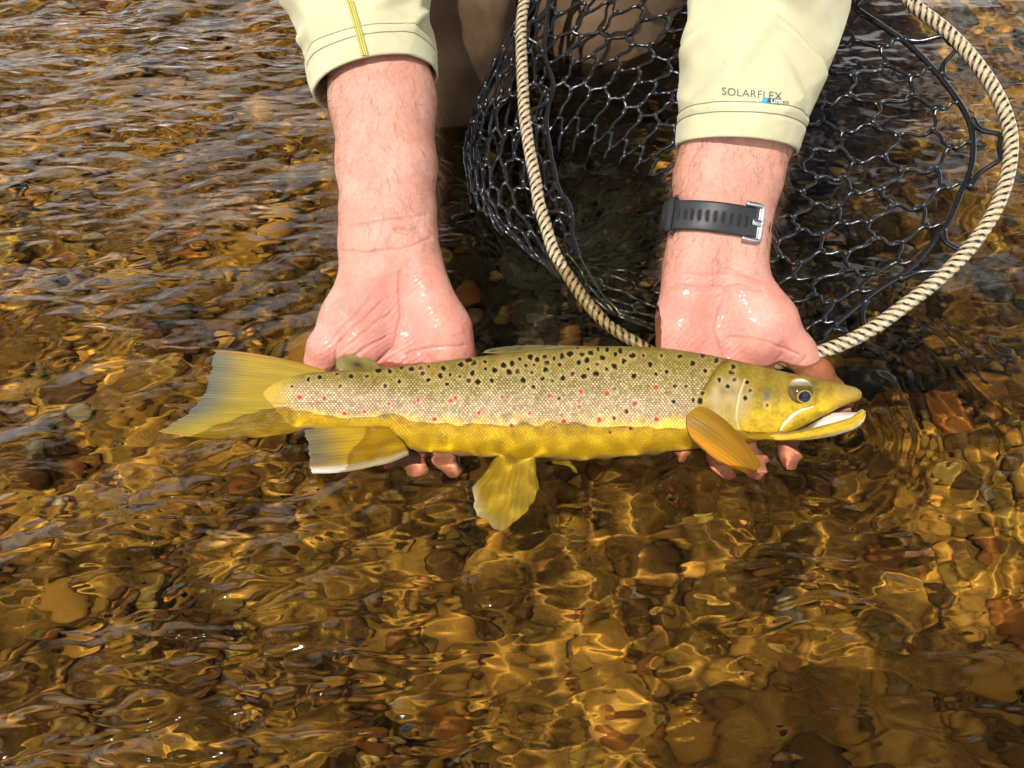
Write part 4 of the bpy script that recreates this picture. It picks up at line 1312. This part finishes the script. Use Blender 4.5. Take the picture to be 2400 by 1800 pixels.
# handle, out of the picture above
hd = on_hoop(1640, -335); dirh = hd - HP.mean(0); dirh /= np.linalg.norm(dirh)
Vx, Fx = tube(np.array([hd + dirh * q for q in np.linspace(-.004, .24, 30)]), .014 + .004 * np.sin(np.linspace(0, 5, 30)), 20)
obj('handle', mkmesh('handle', Vx, Fx), mat('dark cork handle', (.12, .07, .035), .6, build=lambda n, b: bump(n, b, noise(n, coord(n), 300), .4, .001)), net)
# rim cord of the bag
cord_r = [(1987, 5), (2073, 65), (2133, 108), (2193, 168), (2247, 239), (2274, 293), (2281, 347), (2274, 401), (2252, 452), (2225, 515), (2177, 580), (2128, 635), (2046, 689), (1981, 743), (1938, 779)]
cord_l = [(1344, 567), (1342, 519), (1332, 478), (1311, 447), (1296, 388), (1281, 298), (1284, 254), (1296, 203), (1290, 173), (1275, 119), (1281, 60), (1287, 0), (1310, -90)]
cord_t = [(1400, -210), (1560, -270), (1740, -260), (1890, -160), (1950, -50)]
cp = [on_hoop(*p, .006) for p in cord_r]
c2 = [on_hoop_uw(*p, .006) for p in [(1480, 752), (1440, 720), (1400, 672)]]
cp += [cp[-1] + (cp[-1] - cp[-2]) * .8, mid * .9 + HP.mean(0) * .1] + c2 + [on_hoop(*p, .006) for p in cord_l] + [on_hoop(*p, .006) for p in cord_t]
CP = catmull(cp, 700, closed=True)
def rubber(n, b):
    bump(n, b, noise(n, coord(n), 500, 3), .12, .0006)
M_RUB = mat('wet black rubber', (.008, .008, .009), .20, .5, coat=.25, build=rubber)
Vc, Fc = tube(CP, .0023, 10, closed=True)
# rubber mesh bag: honeycomb strands over a sagging bag surface
BC = np.array([.034, .210, 0])
NC, NR = 34, 11
sc_ = np.r_[0, np.cumsum(np.linalg.norm(np.diff(np.vstack([CP, CP[:1]]), axis=0), axis=1))]
CPc = np.vstack([CP, CP[:1]])
def bag(u, v):
    """u round the rim 0..1, v from the rim 0..1 to the bottom"""
    u = np.asarray(u) % 1.0; v = np.asarray(v)
    q = u * sc_[-1]
    R0 = np.stack([np.interp(q, sc_, CPc[:, a]) for a in range(3)], -1)
    ang = R(60) - u * 2 * math.pi
    ring = np.stack([.088 * np.cos(ang), .070 * np.sin(ang), 0 * ang], -1)
    w0, w1_, w2_ = ((1 - v) ** 2)[..., None], (2 * v * (1 - v))[..., None], (v * v)[..., None]
    P = R0 * w0 + (BC + 1.55 * ring) * w1_ + (BC + .25 * ring) * w2_
    drop = (1 - v) ** 3.0
    fl = lambda y: .012 + .30 * (y - .20)
    P[..., 2] = (R0[..., 2] - fl(R0[..., 1])) * drop + fl(P[..., 1]) - .11 * smooth01(.50, 1.0, v)
    sh = P.shape
    W = P.reshape(-1, 3)
    n_ = np.stack([vnoise(np.c_[np.cos(ang.ravel()) * 4, np.sin(ang.ravel()) * 4, v.ravel() * 4], 1.0, s) for s in (61, 62, 63)], 1)
    near = smooth01(.35, .12, np.linalg.norm(R0 - BC, axis=-1)).ravel()
    W = W + n_ * ((.003 + .006 * near) * np.sin(math.pi * np.clip(v.ravel(), 0, 1)))[:, None]
    return W.reshape(sh)
parts = [(Vc, Fc)]
def strand(u0, v0, u1, v1, wob):
    t = np.linspace(0, 1, 6)
    uu = u0 + (u1 - u0) * t; vv = v0 + (v1 - v0) * t
    du, dv = (u1 - u0), (v1 - v0)
    w_ = wob * np.sin(2 * math.pi * t)
    uu = uu - dv * w_ * .55 ; vv = vv + du * w_ * 2.0
    P = bag(uu, vv)
    r = .0016 + .0009 * (np.abs(t - .5) * 2) ** 3
    parts.append(tube(P, r, 6))
for j in range(NR + 1):
    v0 = (j + .55) / (NR + .6)
    for i in range(2 * NC):
        z = .17 if (i + j) % 2 == 0 else -.17
        z1 = -z
        a_ = (i / (2 * NC), np.clip(v0 + z / (NR + .6), 0, 1)); b_ = ((i + 1) / (2 * NC), np.clip(v0 + z1 / (NR + .6), 0, 1))
        strand(*a_, *b_, .09 if i % 2 else -.09)
        if (i + j) % 2 == 0 and j < NR:
            strand(a_[0], a_[1], a_[0], np.clip((j + 1.55 - .17) / (NR + .6), 0, 1), .08 if j % 2 else -.08)
        if j == 0 and (i + j) % 2 == 1:
            strand(a_[0], a_[1], a_[0], 0.0, .1)
Vn, Fn = join(parts)
obj('mesh_bag', mkmesh('mesh_bag', Vn, Fn), M_RUB, net)
# rubber loops that tie the cord to the hoop
HPt = HP
def loop(pa, pb, bulge):
    A_, B_ = on_hoop(*pa, .006), on_hoop(*pb, .006)
    M_ = on_hoop(*bulge, .001)
    dirn = (A_ - B_)
    P = catmull([A_ + dirn * .16, A_ * .62 + M_ * .38 + dirn * .10, M_ + dirn * .24, M_, M_ - dirn * .24, B_ * .62 + M_ * .38 - dirn * .10, B_ - dirn * .16], 40)
    t = np.linspace(-1, 1, 40)
    v, f = tube(P, .0019 + .0022 * np.abs(t) ** 6, 8)
    obj('loop', mkmesh('loop', v, f), M_RUB, net)
for a_, b_, c_ in [((2130, 104), (2196, 166), (2224, 100)), ((2276, 300), (2272, 420), (2342, 345)), ((2196, 556), (2120, 640), (2236, 612)), ((2020, 715), (1965, 765), (2010, 778)),
                   ((1280, 40), (1274, 112), (1240, 72)), ((1284, 245), (1281, 305), (1246, 272)), ((1306, 440), (1334, 500), (1277, 480)), ((1990, -5), (1900, -110), (2090, -45))]:
    loop(a_, b_, c_)

# ================================================================ wristwatch
watch = empty('wristwatch', tuple(RA[4][0]))
tag(watch, 'black rubber watch strap with silver buckle round the wrist', 'wristwatch')
wc = at_d(1683, 527, .652)
wT = RA[3][0] - RA[5][0]; wT /= np.linalg.norm(wT)              # towards the elbow
w1 = X1 - UV * .10 + DV * .02; w1 -= wT * (w1 @ wT); w1 /= np.linalg.norm(w1)
w2 = np.cross(w1, wT); w2 /= np.linalg.norm(w2)
if w2 @ DV > 0: w2 = -w2
WA, WB = .0392, .0272
def wpt(ang, along, lift=0.0):
    """ang 0 = head side, pi/2 = facing the camera, pi = tail side"""
    n = np.array([math.cos(ang) / WA, math.sin(ang) / WB]); n /= np.linalg.norm(n)
    return wc + w1 * (WA * math.cos(ang) + n[0] * lift) + w2 * (WB * math.sin(ang) + n[1] * lift) + wT * along
def band(a0, a1, half, lift, thick, n=120, taper=None):
    """strap piece: a rounded rectangle swept round the wrist"""
    prof = [(-1, .15), (-.96, .75), (-.85, 1), (0, 1.0), (.85, 1), (.96, .75), (1, .15), (.9, 0), (0, 0), (-.9, 0)]
    rows = []
    closed = abs(a1 - a0 - 2 * math.pi) < 1e-6
    for q in np.linspace(a0, a1, n, endpoint=not closed):
        hw = half * (taper(q) if taper else 1)
        rows.append([wpt(q, x * hw, lift + y * thick) for x, y in prof])
    V = np.array(rows).reshape(-1, 3)
    F = gridfaces(n, len(prof), True)
    i = np.arange(len(V)).reshape(n, -1)
    if closed:
        j = np.roll(i, -1, 1); F = np.vstack([F, np.stack([i[-1], j[-1], j[0], i[0]], -1)])
    else:
        e = []
        for r_ in (i[0], i[-1]):
            e += [[r_[0], r_[1], r_[9], r_[9]], [r_[1], r_[2], r_[8], r_[9]], [r_[2], r_[3], r_[8], r_[8]], [r_[3], r_[4], r_[8], r_[8]], [r_[4], r_[5], r_[7], r_[8]], [r_[5], r_[6], r_[7], r_[7]]]
        return V, [tuple(map(int, f)) for f in F] + [tuple(dict.fromkeys(map(int, f))) for f in e]
    return V, F
def strap_nodes(n, b):
    wv = node(n, 'ShaderNodeTexWave', Scale=260.0, Distortion=0.0); wv.bands_direction = 'DIAGONAL'
    n.links.new(coord(n), wv.inputs[0])
    bump(n, b, wv.outputs[1], .22, .0006)
M_STRAP = mat('black rubber strap', (.018, .018, .020), .42, .5, build=strap_nodes)
M_DARK = mat('dark slot', (.004, .004, .004), .8)
M_STEEL = mat('brushed steel', (.55, .55, .56), .3, metal=1.0)
V, F = band(0, 2 * math.pi, .0108, 0, .0022, 140)
strap = obj('strap', mkmesh('strap', V, F), M_STRAP, watch)
V, F = band(1.05, 3.50, .0112, .0026, .0022, 90, lambda q: 1.0 if q < 3.3 else math.sqrt(max(.05, 1 - ((q - 3.3) / .21) ** 2)))
tail = obj('strap_end', mkmesh('strap_end', V, F), M_STRAP, watch)
def slot(ang, lift, parent):
    P = np.array([wpt(ang, a_, lift) for a_ in np.linspace(-.0034, .0034, 8)])
    v, f = tube(P, .00125, 8, flat=.9)
    o = obj('slot', mkmesh('slot', v, f), M_DARK, parent)
    ring = np.array([wpt(ang + .030 * math.cos(q) * 1.35, .0046 * math.sin(q), lift + .0006) for q in np.linspace(0, 2 * math.pi, 24, endpoint=False)])
    v, f = tube(ring, .00035, 5, closed=True)
    obj('slot_rim', mkmesh('slot_rim', v, f), M_STRAP, o)
for q in np.linspace(1.26, 2.50, 10): slot(q, .0045, tail)
slot(2.98, .0045, tail)
for q in (.78, .60, .42): slot(q, .0019, strap)
# buckle
def bpath(pts, lift):
    return np.array([wpt(a_, al, lift) for a_, al in pts])
bk = [(1.30, -.0126), (1.10, -.0128), (1.0, -.0126), (.955, -.0105), (.95, 0), (.955, .0105), (1.0, .0126), (1.10, .0128), (1.30, .0126)]
P = catmull(bpath(bk, .0052), 70)
v, f = tube(P, .0019, 10)
buckle = obj('buckle', mkmesh('buckle', v, f), M_STEEL, watch)
V, F = band(.93, 1.02, .0125, .0030, .0026, 12)
obj('buckle_bar', mkmesh('buckle_bar', V, F), M_STEEL, buckle)
V, F = band(.98, 1.16, .0026, .0050, .0022, 16)
obj('buckle_tang', mkmesh('buckle_tang', V, F), M_STEEL, buckle)
# keeper loop with its raised lettering
V, F = band(2.60, 2.76, .0132, .0048, .0024, 14)
keeper = obj('strap_keeper', mkmesh('strap_keeper', V, F), M_STRAP, watch)
for al in (-.0130, .0130):
    P = np.array([wpt(q, al, lf) for q, lf in ((2.60, .0058), (2.66, .0036), (2.70, .0010), (2.74, -.0005))])
    v, f = tube(catmull(P, 14), .0016, 8)
    obj('keeper_side', mkmesh('keeper_side', v, f), M_STRAP, keeper)
cu = bpy.data.curves.new('t', 'FONT'); cu.body = 'GARMIN'; cu.size = 1; cu.align_x = 'CENTER'; cu.align_y = 'CENTER'; cu.resolution_u = 3
to = bpy.data.objects.new('t', cu); col.objects.link(to); bpy.context.view_layer.update()
me = bpy.data.meshes.new_from_object(to.evaluated_get(bpy.context.evaluated_depsgraph_get()))
col.objects.unlink(to); bpy.data.objects.remove(to)
for vtx in me.vertices:
    x, y = vtx.co.x, vtx.co.y
    vtx.co = wpt(2.68 - y * .055, x * .0049, .0074)
obj('keeper_lettering', me, mat('dark grey raised letters', (.06, .06, .062), .4), keeper)
# watch case on the far side of the wrist
V, F = band(4.30, 5.13, .0150, .0015, .0095, 24)
obj('case', mkmesh('case', V, F), M_STRAP, watch)

# ================================================================ the photographer, whose shadow falls on the bed
ph_c = CAM - DV * .012 + XV * .085 - UV * .056
bm = bmesh.new(); bmesh.ops.create_cube(bm, size=1)
for v in bm.verts: v.co = Vector(ph_c + XV * v.co.x * .150 + UV * v.co.y * .074 - DV * v.co.z * .008)
bmesh.ops.bevel(bm, geom=bm.edges[:], offset=.003, segments=2, affect='EDGES', profile=.5)
me = bpy.data.meshes.new('phone'); bm.to_mesh(me); bm.free(); me.shade_smooth()
phone = tag(obj('phone', me, mat('dark phone glass', (.02, .02, .022), .15)), 'dark phone taking the picture held above the stream', 'phone')
PC = Clay((-.40, -1.42, -.10), (.50, -.38, 1.02), .010)
hc = np.array([.140, -.755, .79])
PC.ell(hc, np.eye(3), (.078, .10, .12), .02)
PC.cap(hc + [0, -.06, -.10], hc + [0, -.14, -.18], .055, .06, .03)
PC.ell((.06, -1.02, .40), np.eye(3), (.19, .16, .30), .05)
for q, g in ((-1, ph_c - XV * .075), (1, ph_c + XV * .075)):
    sh = np.array([.06 + q * .19, -.93, .58]); el = np.array([.06 + q * .24, -.74, .40])
    PC.chain([sh, el, g - DV * .035 + XV * q * .02], [.06, .048, .03], .02)
    for fz in (-.024, -.008, .008, .024):
        PC.chain([g - DV * .03 + UV * fz + XV * q * .012, g - DV * .008 + UV * fz + XV * q * .014], [.009, .008], .006)
    PC.chain([np.array([.06 + q * .10, -1.02, .15]), np.array([.06 + q * .13, -1.0, -.08])], [.10, .08], .03)
Vq, Fq = PC.mesh(); Vq = relax(Vq, Fq, 2)
crowd = empty('person', (.06, -1.0, -.1))
tag(crowd, 'photographer in a wide brimmed hat leaning over and casting a shadow on the stream bed', 'person')
obj('body', mkmesh('photographer_body', Vq, Fq, color=np.broadcast_to(L(.5, .28, .2, 0.0), (len(Vq), 4))), M_SKIN, crowd)
capc = Clay((-.10, -1.01, .76), (.38, -.52, .96), .007)
capc.ell(hc + [0, 0, .055], np.eye(3), (.088, .108, .080), .01)
capc.ell(hc + [.005, .01, .040], np.eye(3), (.195, .200, .009), .01)
Vk, Fk = capc.mesh()
obj('sun_hat', mkmesh('sun_hat', relax(Vk, Fk, 2), Fk), mat('tan sun hat', (.32, .27, .18), .8), crowd)

def shell(name, m, fn, lo, hi):
    c = Clay(lo, hi, .012); fn(c); v, f = c.mesh()
    obj(name, mkmesh(name, relax(v, f, 2), f), m, crowd)
def jersey(c):
    c.ell((.06, -1.02, .40), np.eye(3), (.205, .175, .315), .05)
    for q, g in ((-1, ph_c - XV * .075), (1, ph_c + XV * .075)):
        sh = np.array([.06 + q * .19, -.93, .58]); el = np.array([.06 + q * .24, -.74, .40])
        c.chain([sh, el, el * .45 + (g - DV * .035) * .55], [.075, .060, .050], .02)
shell('jersey', mat('grey jersey', (.16, .19, .22), .85), jersey, (-.42, -1.44, .02), (.54, -.38, .80))
def trousers(c):
    c.ell((.06, -1.02, .17), np.eye(3), (.20, .17, .14), .05)
    for q in (-1, 1):
        c.chain([np.array([.06 + q * .10, -1.02, .15]), np.array([.06 + q * .13, -1.0, -.16])], [.118, .098], .03)
shell('waders', mat('olive waders', (.10, .09, .06), .7), trousers, (-.30, -1.30, -.30), (.42, -.78, .36))
